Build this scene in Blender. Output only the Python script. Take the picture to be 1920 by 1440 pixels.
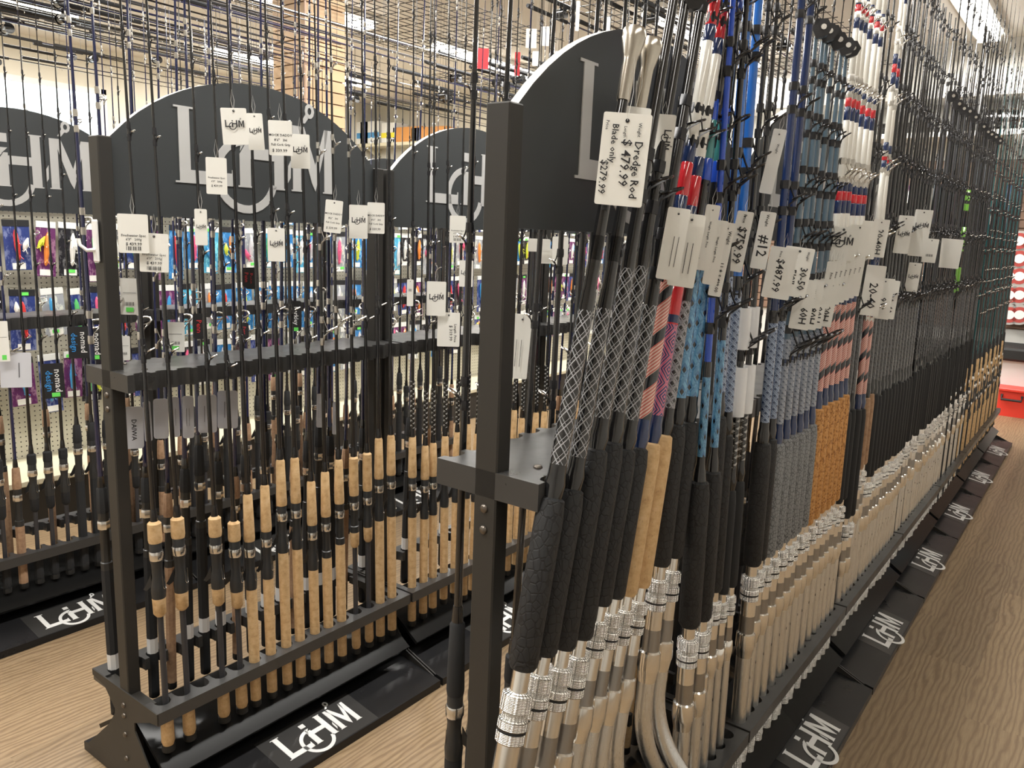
import bpy, math, random
from mathutils import Vector, Matrix
random.seed(7)
PI=math.pi
S=bpy.context.scene
COL=S.collection
for o in list(bpy.data.objects): bpy.data.objects.remove(o)

# ------------------------------------------------------------------ camera
YAW,PIT,ROL,FPX,EYE=0.63863592,0.18760045,0.03956681,1490.0,1.5
CF=Vector((-math.sin(YAW)*math.cos(PIT),math.cos(YAW)*math.cos(PIT),-math.sin(PIT)))
_r=CF.cross(Vector((0,0,1))).normalized(); _u=_r.cross(CF)
CR=math.cos(ROL)*_r+math.sin(ROL)*_u; CU=-math.sin(ROL)*_r+math.cos(ROL)*_u
CAM=Vector((0,0,EYE))
cd=bpy.data.cameras.new('camera'); cam=bpy.data.objects.new('camera',cd); COL.objects.link(cam)
cd.sensor_width=36; cd.lens=FPX/1920*36; cd.clip_start=.02; cd.clip_end=60
m=Matrix.Identity(4)
for i in range(3): m[i][0]=CR[i]; m[i][1]=CU[i]; m[i][2]=-CF[i]; m[i][3]=CAM[i]
cam.matrix_world=m; S.camera=cam
def ray(x,y): return CF+(x-960)/FPX*CR-(y-720)/FPX*CU
def onx(x,y,X): d=ray(x,y); return CAM+d*(X/d.x)
def onz(x,y,z): d=ray(x,y); return CAM+d*((z-EYE)/d.z)
def ony(x,y,Y): d=ray(x,y); return CAM+d*(Y/d.y)

# ------------------------------------------------------------------ light
S.view_settings.view_transform='Standard'; S.view_settings.look='None'
S.view_settings.gamma=1; S.view_settings.use_curve_mapping=False
S.view_settings.exposure=0.5
w=bpy.data.worlds.new('world'); S.world=w; w.use_nodes=True
w.node_tree.nodes['Background'].inputs[0].default_value=(.93,.97,1,1)
w.node_tree.nodes['Background'].inputs[1].default_value=2.2
CEIL=3.45
LAMPS=[ # x, y0, y1 of the ceiling tube fixtures
 (-1.2,-1.6,1.0),(-1.2,1.7,4.3),(-1.2,6.2,8.6),
 (-3.45,-.6,1.8),(-3.45,3.0,5.4),(-3.45,6.4,8.8),
 (-6.0,-.2,2.2),(-6.0,3.2,5.6),(-6.0,6.4,8.8),
 (-8.4,1.6,4.0),(-8.4,5.4,7.8),(1.0,-.8,1.6),(1.0,3.4,5.8),(1.0,6.4,8.8)]
for i,(x,y0,y1) in enumerate(LAMPS):
    ld=bpy.data.lights.new('tube_light','AREA'); ld.shape='RECTANGLE'; ld.size=.22; ld.size_y=y1-y0
    ld.energy=(8 if x>.5 else 42 if (x>-2 and y0<0) else 56 if x>-2 else 80)*(y1-y0)/2.4; ld.color=(1,.975,.93)
    lo=bpy.data.objects.new('tube_light',ld); COL.objects.link(lo); lo.location=(x,(y0+y1)/2,CEIL-.16)

# ------------------------------------------------------------------ materials
MATS={}
def mat(name,col,rough=.5,metal=0,spec=.5,coat=0,emit=None,es=0,alpha=None):
    if name in MATS: return MATS[name]
    m=bpy.data.materials.new(name); m.use_nodes=True; b=m.node_tree.nodes['Principled BSDF']
    b.inputs['Base Color'].default_value=(*col,1); b.inputs['Roughness'].default_value=rough
    b.inputs['Metallic'].default_value=metal; b.inputs['Specular IOR Level'].default_value=spec
    b.inputs['Coat Weight'].default_value=coat; b.inputs['Coat Roughness'].default_value=.08
    if emit: b.inputs['Emission Color'].default_value=(*emit,1); b.inputs['Emission Strength'].default_value=es
    if alpha is not None: b.inputs['Alpha'].default_value=alpha
    MATS[name]=m; return m
class NT:
    def __init__(s,m): s.t=m.node_tree; s.b=s.t.nodes['Principled BSDF']
    def n(s,ty,**kw):
        n=s.t.nodes.new(ty)
        for k,v in kw.items(): setattr(n,k,v)
        return n
    def l(s,a,b): s.t.links.new(a,b)
    def val(s,sock,v):
        if hasattr(v,'is_output') or isinstance(v,bpy.types.NodeSocket): s.l(v,sock)
        else: sock.default_value=v
    def math(s,op,a,b=0,c=0):
        n=s.n('ShaderNodeMath',operation=op); s.val(n.inputs[0],a); s.val(n.inputs[1],b); s.val(n.inputs[2],c); return n.outputs[0]
    def mix(s,f,a,b):
        n=s.n('ShaderNodeMix',data_type='RGBA'); s.val(n.inputs[0],f)
        for i,c in ((6,a),(7,b)):
            if isinstance(c,tuple): n.inputs[i].default_value=(*c,1)
            else: s.l(c,n.inputs[i])
        return n.outputs[2]
    def obj(s): return s.n('ShaderNodeTexCoord').outputs['Object']
    def xyz(s,v):
        n=s.n('ShaderNodeSeparateXYZ'); s.l(v,n.inputs[0]); return n.outputs
    def noise(s,vec,scale,detail=3,rough=.5):
        n=s.n('ShaderNodeTexNoise'); s.l(vec,n.inputs['Vector']); n.inputs['Scale'].default_value=scale
        n.inputs['Detail'].default_value=detail; n.inputs['Roughness'].default_value=rough; return n.outputs['Fac']
    def scale(s,vec,v):
        n=s.n('ShaderNodeMapping'); s.l(vec,n.inputs[0]); n.inputs['Scale'].default_value=v; return n.outputs[0]
    def bump(s,h,st=.3,dist=.001):
        n=s.n('ShaderNodeBump'); n.inputs['Strength'].default_value=st; n.inputs['Distance'].default_value=dist; s.l(h,n.inputs['Height']); s.l(n.outputs[0],s.b.inputs['Normal'])
    def ramp(s,f,stops):
        n=s.n('ShaderNodeValToRGB'); s.l(f,n.inputs[0]); e=n.color_ramp.elements
        while len(e)<len(stops): e.new(.5)
        for i,(p,c) in enumerate(stops): e[i].position=p; e[i].color=(*c,1)
        return n.outputs[0]

black=mat('black_powder_coat',(.022,.022,.022),.42)
t=NT(black); o=t.obj(); t.bump(t.noise(o,900,2),.12,.0005)
rackpost=mat('black_post_coat',(.026,.024,.021),.5)
glossblk=mat('black_gloss_laminate',(.014,.014,.015),.3,spec=.3)
restblk=mat('dark_rest_laminate',(.010,.010,.010),.16,spec=.12)
t=NT(glossblk); o=t.obj(); t.l(t.math('MULTIPLY_ADD',t.noise(o,9,3),.22,.2),t.b.inputs['Roughness'])
shelfblk=mat('black_shelf_laminate',(.045,.044,.043),.3)
t=NT(shelfblk); o=t.obj(); t.l(t.math('MULTIPLY_ADD',t.noise(o,14,4),.3,.18),t.b.inputs['Roughness'])
signblk=mat('black_sign_board',(.042,.047,.050),.5)
white=mat('white_vinyl',(.78,.78,.77),.5)
signedge=mat('white_sign_edge',(.85,.83,.76),.6)
paper=mat('tag_paper',(.83,.82,.77),.7)
paper2=mat('grey_card',(.62,.63,.68),.6)
blackcard=mat('black_card',(.012,.012,.014),.5)
ink=mat('black_ink',(.015,.015,.018),.6)
blueink=mat('blue_print',(.03,.25,.62),.5)
redink=mat('red_print',(.55,.03,.04),.5)
greenst=mat('green_sticker',(.15,.75,.12),.5)
string=mat('white_string',(.75,.74,.7),.8)
chrome=mat('chrome',(.75,.74,.72),.18,1)
steel=mat('guide_steel',(.62,.6,.56),.25,1)
darksteel=mat('dark_guide_frame',(.03,.03,.033),.2,.3,.6)
plastic=mat('seat_plastic',(.025,.026,.027),.38)
plasticgloss=mat('gloss_plastic',(.012,.012,.013),.12,coat=.6)
bolt=mat('bolt_steel',(.16,.14,.12),.35,.9)
rubber=mat('black_rubber',(.012,.012,.012),.6)
alu=mat('brushed_aluminium',(.70,.70,.69),.3,1)
t=NT(alu); o=t.obj(); t.l(t.math('MULTIPLY_ADD',t.noise(t.scale(o,(260,260,5)),3,3),.2,.2),t.b.inputs['Roughness'])
alubright=mat('polished_aluminium',(.86,.84,.8),.16,1)
aludark=mat('satin_aluminium',(.36,.35,.335),.33,1)
aluknurl=mat('knurled_aluminium',(.8,.79,.76),.25,1)
t=NT(aluknurl); x=t.xyz(t.obj())
ang=t.math('MULTIPLY',t.math('ARCTAN2',x[1],x[0]),11.0); v=t.math('MULTIPLY',x[2],1400)
kn=t.math('MULTIPLY',t.math('SINE',t.math('ADD',ang,v)),t.math('SINE',t.math('SUBTRACT',ang,v))); t.bump(kn,.9,.0012)
satin=mat('satin_nickel',(.60,.56,.49),.25,1)
# cork
def cork(name,c1,c2,c3,sc=1):
    m=mat(name,c1,.75); t=NT(m); o=t.obj()
    f=t.noise(o,60*sc,5,.65); col=t.ramp(f,[(.3,c2),(.5,c1),(.72,c3)])
    r=t.noise(t.scale(o,(40,40,260)),1.5,2); f2=t.ramp(r,[(.33,(1,1,1)),(.4,(0,0,0))])
    col=t.mix(t.math('MULTIPLY',f2,.35),col,c2)
    sp=t.ramp(t.noise(t.scale(o,(1,1,.45)),230*sc,2),[(.66,(0,0,0)),(.72,(1,1,1))])
    col=t.mix(t.math('MULTIPLY',sp,.4),col,(c2[0]*.5,c2[1]*.45,c2[2]*.4))
    t.l(col,t.b.inputs['Base Color']); t.bump(f,.25,.0008); return m
corkm=cork('cork',(.60,.40,.20),(.47,.29,.13),(.68,.48,.27))
corkred=cork('reddish_cork',(.60,.33,.16),(.45,.22,.1),(.68,.4,.22))
corkdk=cork('brown_cork',(.36,.22,.13),(.26,.15,.09),(.44,.28,.17))
burl=mat('orange_burl_cork',(.55,.28,.09),.7)
t=NT(burl); o=t.obj(); f=t.noise(o,150,4,.7)
t.l(t.ramp(f,[(.36,(.2,.07,.02)),(.46,(.5,.24,.07)),(.58,(.68,.36,.13)),(.7,(.38,.17,.05))]),t.b.inputs['Base Color'])
def scales(name,c1,c2,vs=90,rough=.65,bs=.5):
    m=mat(name,c1,rough); t=NT(m); o=t.scale(t.obj(),(1,1,.75))
    n=t.n('ShaderNodeTexVoronoi',feature='DISTANCE_TO_EDGE'); t.l(o,n.inputs['Vector']); n.inputs['Scale'].default_value=vs
    f=t.ramp(n.outputs['Distance'],[(.03,(0,0,0)),(.1,(1,1,1))]); t.l(t.mix(f,c2,c1),t.b.inputs['Base Color']); t.bump(f,bs,.0015); return m
eva=scales('black_scale_grip',(.017,.018,.020),(.007,.007,.008),95,.6,.42)
evasoft=mat('black_foam_grip',(.015,.016,.018),.75)
camo=scales('grey_honeycomb_grip',(.25,.26,.27),(.10,.105,.11),135,.7,.3)
# woven wraps
def weave(name,base,th1,th2,nx,kz,wd=.12,diamond=None,rough=.12):
    m=mat(name,base,rough,coat=1); t=NT(m); x=t.xyz(t.obj())
    u=t.math('MULTIPLY',t.math('ARCTAN2',x[1],x[0]),nx/(2*PI)); v=t.math('MULTIPLY',x[2],kz)
    a=t.math('FRACT',t.math('ADD',t.math('ADD',u,v),50)); b=t.math('FRACT',t.math('ADD',t.math('SUBTRACT',v,u),50))
    def band(f,c,wdt): return t.math('LESS_THAN',t.math('ABSOLUTE',t.math('SUBTRACT',f,c)),wdt)
    l1=t.math('MAXIMUM',band(a,.3,wd*.5),band(a,.62,wd*.25)); l2=t.math('MAXIMUM',band(b,.3,wd*.5),band(b,.62,wd*.25))
    col=t.mix(l1,base,th1); col=t.mix(l2,col,th2)
    if diamond:
        dd=t.math('MULTIPLY',t.math('ABSOLUTE',t.math('SUBTRACT',a,.8)),1); de=t.math('ABSOLUTE',t.math('SUBTRACT',b,.8))
        col=t.mix(t.math('LESS_THAN',t.math('MAXIMUM',dd,de),.16),col,diamond)
    t.l(col,t.b.inputs['Base Color']); return m
wv_silver=weave('black_silver_weave',(.007,.007,.008),(.30,.31,.33),(.36,.36,.38),4,38,.11)
wv_dots=weave('black_dotted_weave',(.012,.012,.013),(.3,.3,.32),(.22,.22,.24),4,48,.3)
wv_blue=weave('blue_diamond_weave',(.055,.17,.33),(.13,.35,.55),(.09,.26,.45),3,24,.3,(.006,.007,.01))
wv_navy=weave('navy_silver_weave',(.02,.04,.1),(.28,.36,.5),(.2,.26,.38),4,60,.3)
wv_grey=weave('grey_braid_weave',(.08,.10,.14),(.33,.36,.42),(.25,.28,.34),4,70,.35)
wv_chev=weave('black_chevron_weave',(.012,.012,.012),(.4,.4,.39),(.012,.012,.012),2,60,.4)
wv_dark=weave('charcoal_lattice_weave',(.02,.02,.022),(.07,.07,.075),(.055,.055,.06),4,60,.3)
flag=mat('flag_spiral_weave',(.5,.1,.1),.15,coat=1)
t=NT(flag); x=t.xyz(t.obj()); u=t.math('MULTIPLY',t.math('ARCTAN2',x[1],x[0]),1/(2*PI)); v=t.math('MULTIPLY',x[2],13)
a=t.math('FRACT',t.math('ADD',t.math('SUBTRACT',v,t.math('MULTIPLY',u,1)),50))
st=t.math('LESS_THAN',t.math('FRACT',t.math('MULTIPLY',a,11)),.5)
c=t.mix(st,(.5,.12,.1),(.72,.5,.42)); c=t.mix(t.math('LESS_THAN',a,.3),c,(.012,.014,.02)); t.l(c,t.b.inputs['Base Color'])
magd=mat('magenta_diamond_weave',(.4,.05,.15),.15,coat=1)
t=NT(magd); x=t.xyz(t.obj()); u=t.math('MULTIPLY',t.math('ARCTAN2',x[1],x[0]),2/(2*PI)); v=t.math('MULTIPLY',x[2],20)
a=t.math('ABSOLUTE',t.math('SUBTRACT',t.math('FRACT',t.math('ADD',t.math('ADD',u,v),50)),.5)); b=t.math('ABSOLUTE',t.math('SUBTRACT',t.math('FRACT',t.math('ADD',t.math('SUBTRACT',v,u),50)),.5))
mx=t.math('MAXIMUM',a,b); c=t.mix(t.math('LESS_THAN',t.math('FRACT',t.math('MULTIPLY',mx,7)),.45),(.015,.03,.12),(.55,.13,.22)); t.l(c,t.b.inputs['Base Color'])
def gl(name,c,r=.1): return mat(name,c,r,coat=.9)
bl_black=gl('gloss_black_blank',(.009,.009,.010)); bl_navy=gl('navy_blank',(.012,.016,.06)); bl_royal=gl('royal_blue_blank',(.01,.07,.5))
bl_cobalt=gl('cobalt_blank',(.02,.14,.5)); bl_slate=gl('slate_blue_blank',(.085,.135,.18)); bl_red=gl('red_winding',(.55,.02,.03)); bl_white=gl('white_winding',(.78,.76,.7),.3)
bl_teal=gl('teal_winding',(.04,.22,.22)); bl_green=gl('lime_winding',(.16,.42,.05)); bl_dgreen=gl('dark_green_blank',(.01,.09,.10)); bl_deep=gl('deep_navy_winding',(.01,.025,.09))
bl_grey=mat('matte_grey_blank',(.035,.035,.04),.4)
sleeve=mat('clear_white_sleeve',(.75,.76,.78),.25)
# floor
fl=mat('oak_laminate',(.4,.3,.2),.38)
t=NT(fl); o=t.obj(); x=t.xyz(o)
off=t.math('MULTIPLY',t.math('FLOOR',t.math('DIVIDE',x[0],.19)),.37)
cmb=t.n('ShaderNodeCombineXYZ'); t.l(t.math('FLOOR',t.math('DIVIDE',x[0],.19)),cmb.inputs[0]); t.l(t.math('FLOOR',t.math('DIVIDE',t.math('ADD',x[1],off),1.22)),cmb.inputs[1])
wn=t.n('ShaderNodeTexWhiteNoise',noise_dimensions='3D'); t.l(cmb.outputs[0],wn.inputs['Vector'])
vv=t.n('ShaderNodeVectorMath',operation='MULTIPLY_ADD'); t.l(wn.outputs['Color'],vv.inputs[0]); vv.inputs[1].default_value=(9,9,9); t.l(t.scale(o,(5.5,1.0,1)),vv.inputs[2])
wave=t.n('ShaderNodeTexWave',wave_type='BANDS',bands_direction='X'); t.l(vv.outputs[0],wave.inputs['Vector']); wave.inputs['Scale'].default_value=3.0; wave.inputs['Distortion'].default_value=16; wave.inputs['Detail'].default_value=4; wave.inputs['Detail Scale'].default_value=.7
g=t.ramp(wave.outputs['Fac'],[(0,(.40,.29,.165)),(.5,(.345,.24,.132)),(.8,(.28,.19,.10)),(1,(.20,.13,.068))])
fine=t.noise(t.scale(o,(160,7,1)),2,4,.7)
g=t.mix(t.ramp(fine,[(.38,(0,0,0)),(.75,(.8,.8,.8))]),g,(.22,.145,.085))
big=t.noise(o,2.5,2); g=t.mix(t.math('MULTIPLY',big,.3),g,(.40,.285,.18))
hs=t.n('ShaderNodeHueSaturation'); t.l(g,hs.inputs['Color']); t.l(t.math('MULTIPLY_ADD',wn.outputs['Value'],.2,.70),hs.inputs['Value']); hs.inputs['Saturation'].default_value=1.0; t.l(hs.outputs[0],t.b.inputs['Base Color'])
t.l(t.math('MULTIPLY_ADD',fine,.2,.3),t.b.inputs['Roughness']); t.bump(fine,.15,.001)
wallm=mat('grey_wall_paint',(.60,.59,.56),.8); wallw=mat('cream_wall_paint',(.68,.65,.56),.8); ceilm=mat('ceiling_paint',(.70,.68,.64),.85)
band=mat('dark_soffit_paint',(.2,.19,.18),.8)
slat=mat('maple_slatwall',(.52,.35,.20),.5); slatg=mat('slat_groove',(.12,.07,.04),.8)
cream=mat('cream_gondola',(.62,.58,.43),.5)
peg=mat('pegboard',(.56,.53,.43),.6)
t=NT(peg); x=t.xyz(t.obj())
dx=t.math('SUBTRACT',t.math('FRACT',t.math('DIVIDE',x[1],.0254)),.5); dz=t.math('SUBTRACT',t.math('FRACT',t.math('DIVIDE',x[2],.0254)),.5)
r2=t.math('ADD',t.math('MULTIPLY',dx,dx),t.math('MULTIPLY',dz,dz)); t.l(t.mix(t.math('LESS_THAN',r2,.02),(.56,.53,.43),(.04,.035,.03)),t.b.inputs['Base Color'])
lampm=mat('lit_tube',(1,1,1),.5,emit=(1,.97,.9),es=9); fixture=mat('white_fixture',(.8,.79,.75),.4)
glass=mat('window_glass',(.9,.95,.95),.05); NT(glass).b.inputs['Transmission Weight'].default_value=1
wire=mat('wire_grid',(.05,.05,.05),.4,.5)
redp=mat('red_bin_plastic',(.75,.05,.03),.4); carton=mat('orange_carton',(.62,.28,.08),.6); cartonw=mat('white_carton',(.75,.76,.74),.5); cartonb=mat('blue_carton',(.08,.3,.6),.5); yellow=mat('yellow_print',(.8,.7,.05),.5)
reelblue=mat('blue_reel_body',(.03,.03,.3),.25,.3); pinkred=mat('red_spool_line',(.42,.06,.05),.5); spoolw=mat('spool_plastic',(.42,.40,.38),.5)
packmats={}
for nme,c in dict(blue=(.03,.20,.50),navy=(.03,.05,.2),purple=(.13,.03,.12),black=(.015,.015,.02),silver=(.35,.37,.4),sky=(.08,.38,.6)).items():
    packmats[nme]=mat(nme+'_pack_card',c,.22,coat=.5); t=NT(packmats[nme]); o=t.obj(); f=t.noise(t.scale(o,(1,1,.6)),70,5,.7); t.bump(f,.8,.004)
    f2=t.noise(t.scale(o,(1,1,.5)),45,4,.65); g=t.ramp(f2,[(.52,(0,0,0)),(.6,(1,1,1))]); t.l(t.mix(t.math('MULTIPLY',g,.65),c,(min(1,c[0]*2+.18),min(1,c[1]*2+.18),min(1,c[2]*1.5+.18))),t.b.inputs['Base Color'])  # lighter flecks paint the reflections of crinkled wrapping into the card colour
luremats={}
for nme,c in dict(pink=(.75,.12,.25),orange=(.8,.25,.05),chartreuse=(.6,.65,.05),green=(.1,.5,.15),silver=(.6,.6,.62),white=(.75,.74,.7),blue=(.05,.3,.6),red=(.6,.04,.04)).items(): luremats[nme]=mat(nme+'_lure',c,.2,coat=.8)

# ------------------------------------------------------------------ mesh helpers
class MB:
    def __init__(s): s.v=[]; s.f=[]; s.m=[]
    def add(s,vs,fs,mi=0):
        n=len(s.v); s.v+= [tuple(p) for p in vs]; s.f+=[tuple(n+i for i in f) for f in fs]; s.m+=[mi]*len(fs); return s
    def box(s,a,b,mi=0):
        x0,y0,z0=a; x1,y1,z1=b
        return s.add([(x0,y0,z0),(x1,y0,z0),(x1,y1,z0),(x0,y1,z0),(x0,y0,z1),(x1,y0,z1),(x1,y1,z1),(x0,y1,z1)],[(0,3,2,1),(4,5,6,7),(0,1,5,4),(1,2,6,5),(2,3,7,6),(3,0,4,7)],mi)
    def cbox(s,a,b,c=.003,mi=0): # box with bevelled vertical+horizontal edges
        x0,y0,z0=a; x1,y1,z1=b; vs=[];fs=[]
        for (z,i) in ((z0,c),(z0+c,0),(z1-c,0),(z1,c)):
            for (xx,yy) in ((x0+c+i*0,y0+i),(x1-c,y0+i),(x1-i,y0+c),(x1-i,y1-c),(x1-c,y1-i),(x0+c,y1-i),(x0+i,y1-c),(x0+i,y0+c)): vs.append((xx,yy,z))
        for k in range(3):
            for j in range(8): fs.append((k*8+j,k*8+(j+1)%8,(k+1)*8+(j+1)%8,(k+1)*8+j))
        fs.append(tuple(range(7,-1,-1))); fs.append(tuple(range(24,32))); return s.add(vs,fs,mi)
    def lathe(s,prof,seg=12,c=(0,0),mi=0,cap=True):
        n=len(prof); vs=[];fs=[]
        for r,z in prof:
            for k in range(seg):
                a=2*PI*k/seg; vs.append((c[0]+r*math.cos(a),c[1]+r*math.sin(a),z))
        for i in range(n-1):
            for k in range(seg):
                k2=(k+1)%seg; fs.append((i*seg+k,i*seg+k2,(i+1)*seg+k2,(i+1)*seg+k))
        if cap: fs.append(tuple(range(seg-1,-1,-1))); fs.append(tuple(range((n-1)*seg,n*seg)))
        return s.add(vs,fs,mi)
    def tube(s,path,r,seg=8,mi=0,closed=False,cap=True):
        P=[Vector(p) for p in path]; n=len(P); vs=[];fs=[]; rs=r if isinstance(r,(list,tuple)) else [r]*n
        up=None
        for i,p in enumerate(P):
            if closed: d=(P[(i+1)%n]-P[i-1])
            else: d=(P[min(i+1,n-1)]-P[max(i-1,0)])
            d.normalize()
            if up is None: up=Vector((0,0,1)) if abs(d.z)<.9 else Vector((1,0,0))
            a=d.cross(up).normalized(); b=d.cross(a).normalized(); up=-b if False else up
            if up.cross(d).length<.2: up=a
            for k in range(seg):
                t_=2*PI*k/seg; vs.append(p+rs[i]*(math.cos(t_)*a+math.sin(t_)*b))
        m_=n if closed else n-1
        for i in range(m_):
            j=(i+1)%n
            for k in range(seg):
                k2=(k+1)%seg; fs.append((i*seg+k,i*seg+k2,j*seg+k2,j*seg+k))
        if cap and not closed: fs.append(tuple(range(seg-1,-1,-1))); fs.append(tuple(range((n-1)*seg,n*seg)))
        return s.add(vs,fs,mi)
    def prism(s,poly,fn,h0,h1,mi=0,side=None):
        n=len(poly); vs=[fn(p[0],p[1],h0) for p in poly]+[fn(p[0],p[1],h1) for p in poly]
        s.add(vs,[tuple(range(n-1,-1,-1)),tuple(range(n,2*n))],mi)
        n0=len(s.v)-2*n
        for i in range(n):
            j=(i+1)%n; s.f.append((n0+i,n0+j,n0+n+j,n0+n+i)); s.m.append(side[i] if side else mi)
        return s
    def mesh(s,name,mats,smooth=False):
        me=bpy.data.meshes.new(name); me.from_pydata([tuple(p) for p in s.v],[],s.f)
        if not isinstance(mats,(list,tuple)): mats=[mats]
        for m_ in mats: me.materials.append(m_)
        me.polygons.foreach_set('material_index',s.m)
        import bmesh
        bm=bmesh.new(); bm.from_mesh(me); bmesh.ops.recalc_face_normals(bm,faces=bm.faces); bm.to_mesh(me); bm.free()
        if smooth:
            me.polygons.foreach_set('use_smooth',[True]*len(me.polygons))
            try: me.set_sharp_from_angle(angle=math.radians(38))
            except Exception: pass
        me.update(); return me
def link(name,me,parent=None,mw=None):
    o=bpy.data.objects.new(name,me); COL.objects.link(o)
    if parent: o.parent=parent
    if mw is not None: o.matrix_world=mw if not parent else mw
    return o
def tag(o,label=None,cat=None,group=None,kind=None):
    if label: o['label']=label
    if cat: o['category']=cat
    if group: o['group']=group
    if kind: o['kind']=kind
    return o
def empty(name,loc=(0,0,0)):
    o=bpy.data.objects.new(name,None); COL.objects.link(o); o.location=loc; o.empty_display_size=.05; return o
ORD=['first','second','third','fourth','fifth','sixth','seventh','eighth','ninth','tenth','eleventh','twelfth','thirteenth','fourteenth','fifteenth','sixteenth','seventeenth','eighteenth','nineteenth']
TENS={2:'twenty',3:'thirty',4:'forty',5:'fifty',6:'sixty',7:'seventy',8:'eighty',9:'ninety'}
def ordn(i): # 0-based
    n=i+1
    if n>=100:
        return 'hundredth' if n==100 else 'hundred-and-'+ordn(n-101)
    if n<20: return ORD[n-1]
    a,b=divmod(n,10)
    return (TENS[a][:-1]+'ieth') if b==0 else TENS[a]+'-'+ORD[b-1]

# ------------------------------------------------------------------ room
def struct(name,me): o=link(name,me); o['kind']='structure'; return o
X0,X1,Y0,Y1=-10.0,2.6,-3.0,9.4
struct('floor',MB().box((X0,Y0,-.05),(X1,Y1,0)).mesh('floor',fl))
struct('ceiling',MB().box((X0,Y0,CEIL),(X1,Y1,CEIL+.1)).mesh('ceiling',ceilm))
struct('wall_back',MB().box((X0,Y1,0),(X1,Y1+.1,CEIL)).mesh('wall_back',wallm))
struct('wall_right',MB().box((X1,Y0,0),(X1+.1,Y1,CEIL)).mesh('wall_right',wallm))
struct('wall_front',MB().box((X0,Y0-.1,0),(X1,Y0,CEIL)).mesh('wall_front',wallm))
WY0,WY1,WZ0,WZ1=2.6,5.05,1.2,3.0
mb=MB().box((X0-.1,Y0,0),(X0,WY0,CEIL)).box((X0-.1,WY1,0),(X0,Y1,CEIL)).box((X0-.1,WY0,0),(X0,WY1,WZ0)).box((X0-.1,WY0,WZ1),(X0,WY1,CEIL))
struct('wall_left',mb.mesh('wall_left',wallw))
wf=struct('window_1',MB().box((X0-.06,WY0,WZ0),(X0-.05,WY1,WZ1)).mesh('window_1',glass))
mb=MB()
for y in (WY0,(WY0+WY1)/2-.03,WY1-.06): mb.box((X0-.08,y,WZ0),(X0-.0,y+.06,WZ1))
mb.box((X0-.08,WY0,WZ0),(X0,WY1,WZ0+.06)); mb.box((X0-.08,WY0,WZ1-.06),(X0,WY1,WZ1))
link('window_frame',mb.mesh('window_frame',fixture),wf)
struct('trim_1',MB().box((-6.4,Y1-.45,2.95),(X1,Y1-.001,CEIL-.001)).mesh('trim_1',wallm))
for i,(x,y0,y1) in enumerate(LAMPS):
    f=empty('ceiling_light',(x,(y0+y1)/2,CEIL)); h=(y1-y0)/2
    link('housing',MB().cbox((-.13,-h-.04,-.05),(.13,h+.04,0),.01).mesh('housing',fixture),f)
    for s_ in (-.065,.065):
        link('tube',MB().tube([(s_,-h,-.085),(s_,h,-.085)],.019,10).mesh('tube',lampm,True),f)
    for e in (-h,h-.03): link('lamp_holder',MB().box((-.09,e,-.105),(.09,e+.03,-.05)).mesh('lamp_holder',fixture),f)
    tag(f,f"twin-tube ceiling light, {ordn(i)} counted from the camera-side aisle leftward and back",'ceiling light','ceiling lights')

# ------------------------------------------------------------------ logo
def logo_polys():
    P=[]
    P.append([(20,0),(110,0),(110,85),(110,530),(20,530)])
    P.append([(-15,530),(145,530),(145,544),(-15,544)]); P.append([(-15,-14),(480,-14),(480,0),(-15,0)])
    P.append([(110,0),(468,0),(468,85),(110,85)]); P.append([(468,-14),(482,-14),(482,112),(468,112)])
    cx,cy,ro,ri=600,80,300,236; A=[math.radians(a) for a in range(95,352,12)]
    for a,b in zip(A[:-1],A[1:]):
        P.append([(cx+ri*math.cos(a),cy+ri*math.sin(a)),(cx+ro*math.cos(a),cy+ro*math.sin(a)),(cx+ro*math.cos(b),cy+ro*math.sin(b)),(cx+ri*math.cos(b),cy+ri*math.sin(b))])
    P.append([(540,0),(640,0),(640,335),(600,335),(540,245)]); P.append([(525,-13),(655,-13),(655,0),(525,0)])
    P.append([(545,270),(585,330),(640,385),(560,385)]); P.append([(540,440),(640,440),(640,530),(540,530)])
    P.append([(640,215),(870,215),(870,305),(640,305)]); P.append([(870,0),(965,0),(965,530),(870,530)]); P.append([(855,-13),(982,-13),(982,0),(855,0)]); P.append([(855,530),(982,530),(982,543),(855,543)])
    P.append([(1005,50),(1035,95),(1040,240),(1012,190)])
    P.append([(1060,0),(1145,0),(1145,530),(1060,530)]); P.append([(1045,-13),(1160,-13),(1160,0),(1045,0)])
    P.append([(1110,530),(1180,530),(1300,220),(1300,0),(1262,70)]); P.append([(1300,0),(1300,220),(1400,530),(1440,530),(1420,420)])
    P.append([(1400,0),(1490,0),(1490,530),(1400,530)]); P.append([(1385,-13),(1505,-13),(1505,0),(1385,0)])
    P.append([(1150,560),(1190,560),(1230,610),(1200,640)])
    ex,ey=1240,665
    for k in range(10):
        a=2*PI*k/10; b=2*PI*(k+1)/10
        P.append([(ex+22*math.cos(a),ey+30*math.sin(a)),(ex+50*math.cos(a),ey+62*math.sin(a)),(ex+50*math.cos(b),ey+62*math.sin(b)),(ex+22*math.cos(b),ey+30*math.sin(b))])
    return P
LP=logo_polys()
def logo_mesh(width,thick=.0015,m_=None,flat=False):
    s_=width/1505; mb=MB()
    for p in LP:
        q=[((x-745)*s_,y*s_) for x,y in p]
        if flat: mb.add([(x,y,0) for x,y in q],[tuple(range(len(q)))])
        else: mb.prism(q,lambda a,b,h:(a,b,h),0,thick)
    return mb.mesh('logo',m_ or white)
LOGO_SIGN=logo_mesh(.50,.002,mat('sign_logo_vinyl',(.56,.56,.555),.5)); LOGO_FOOT=logo_mesh(.262,.0012)
LOGO_TAG=logo_mesh(.034,.0004,ink,True)

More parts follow.
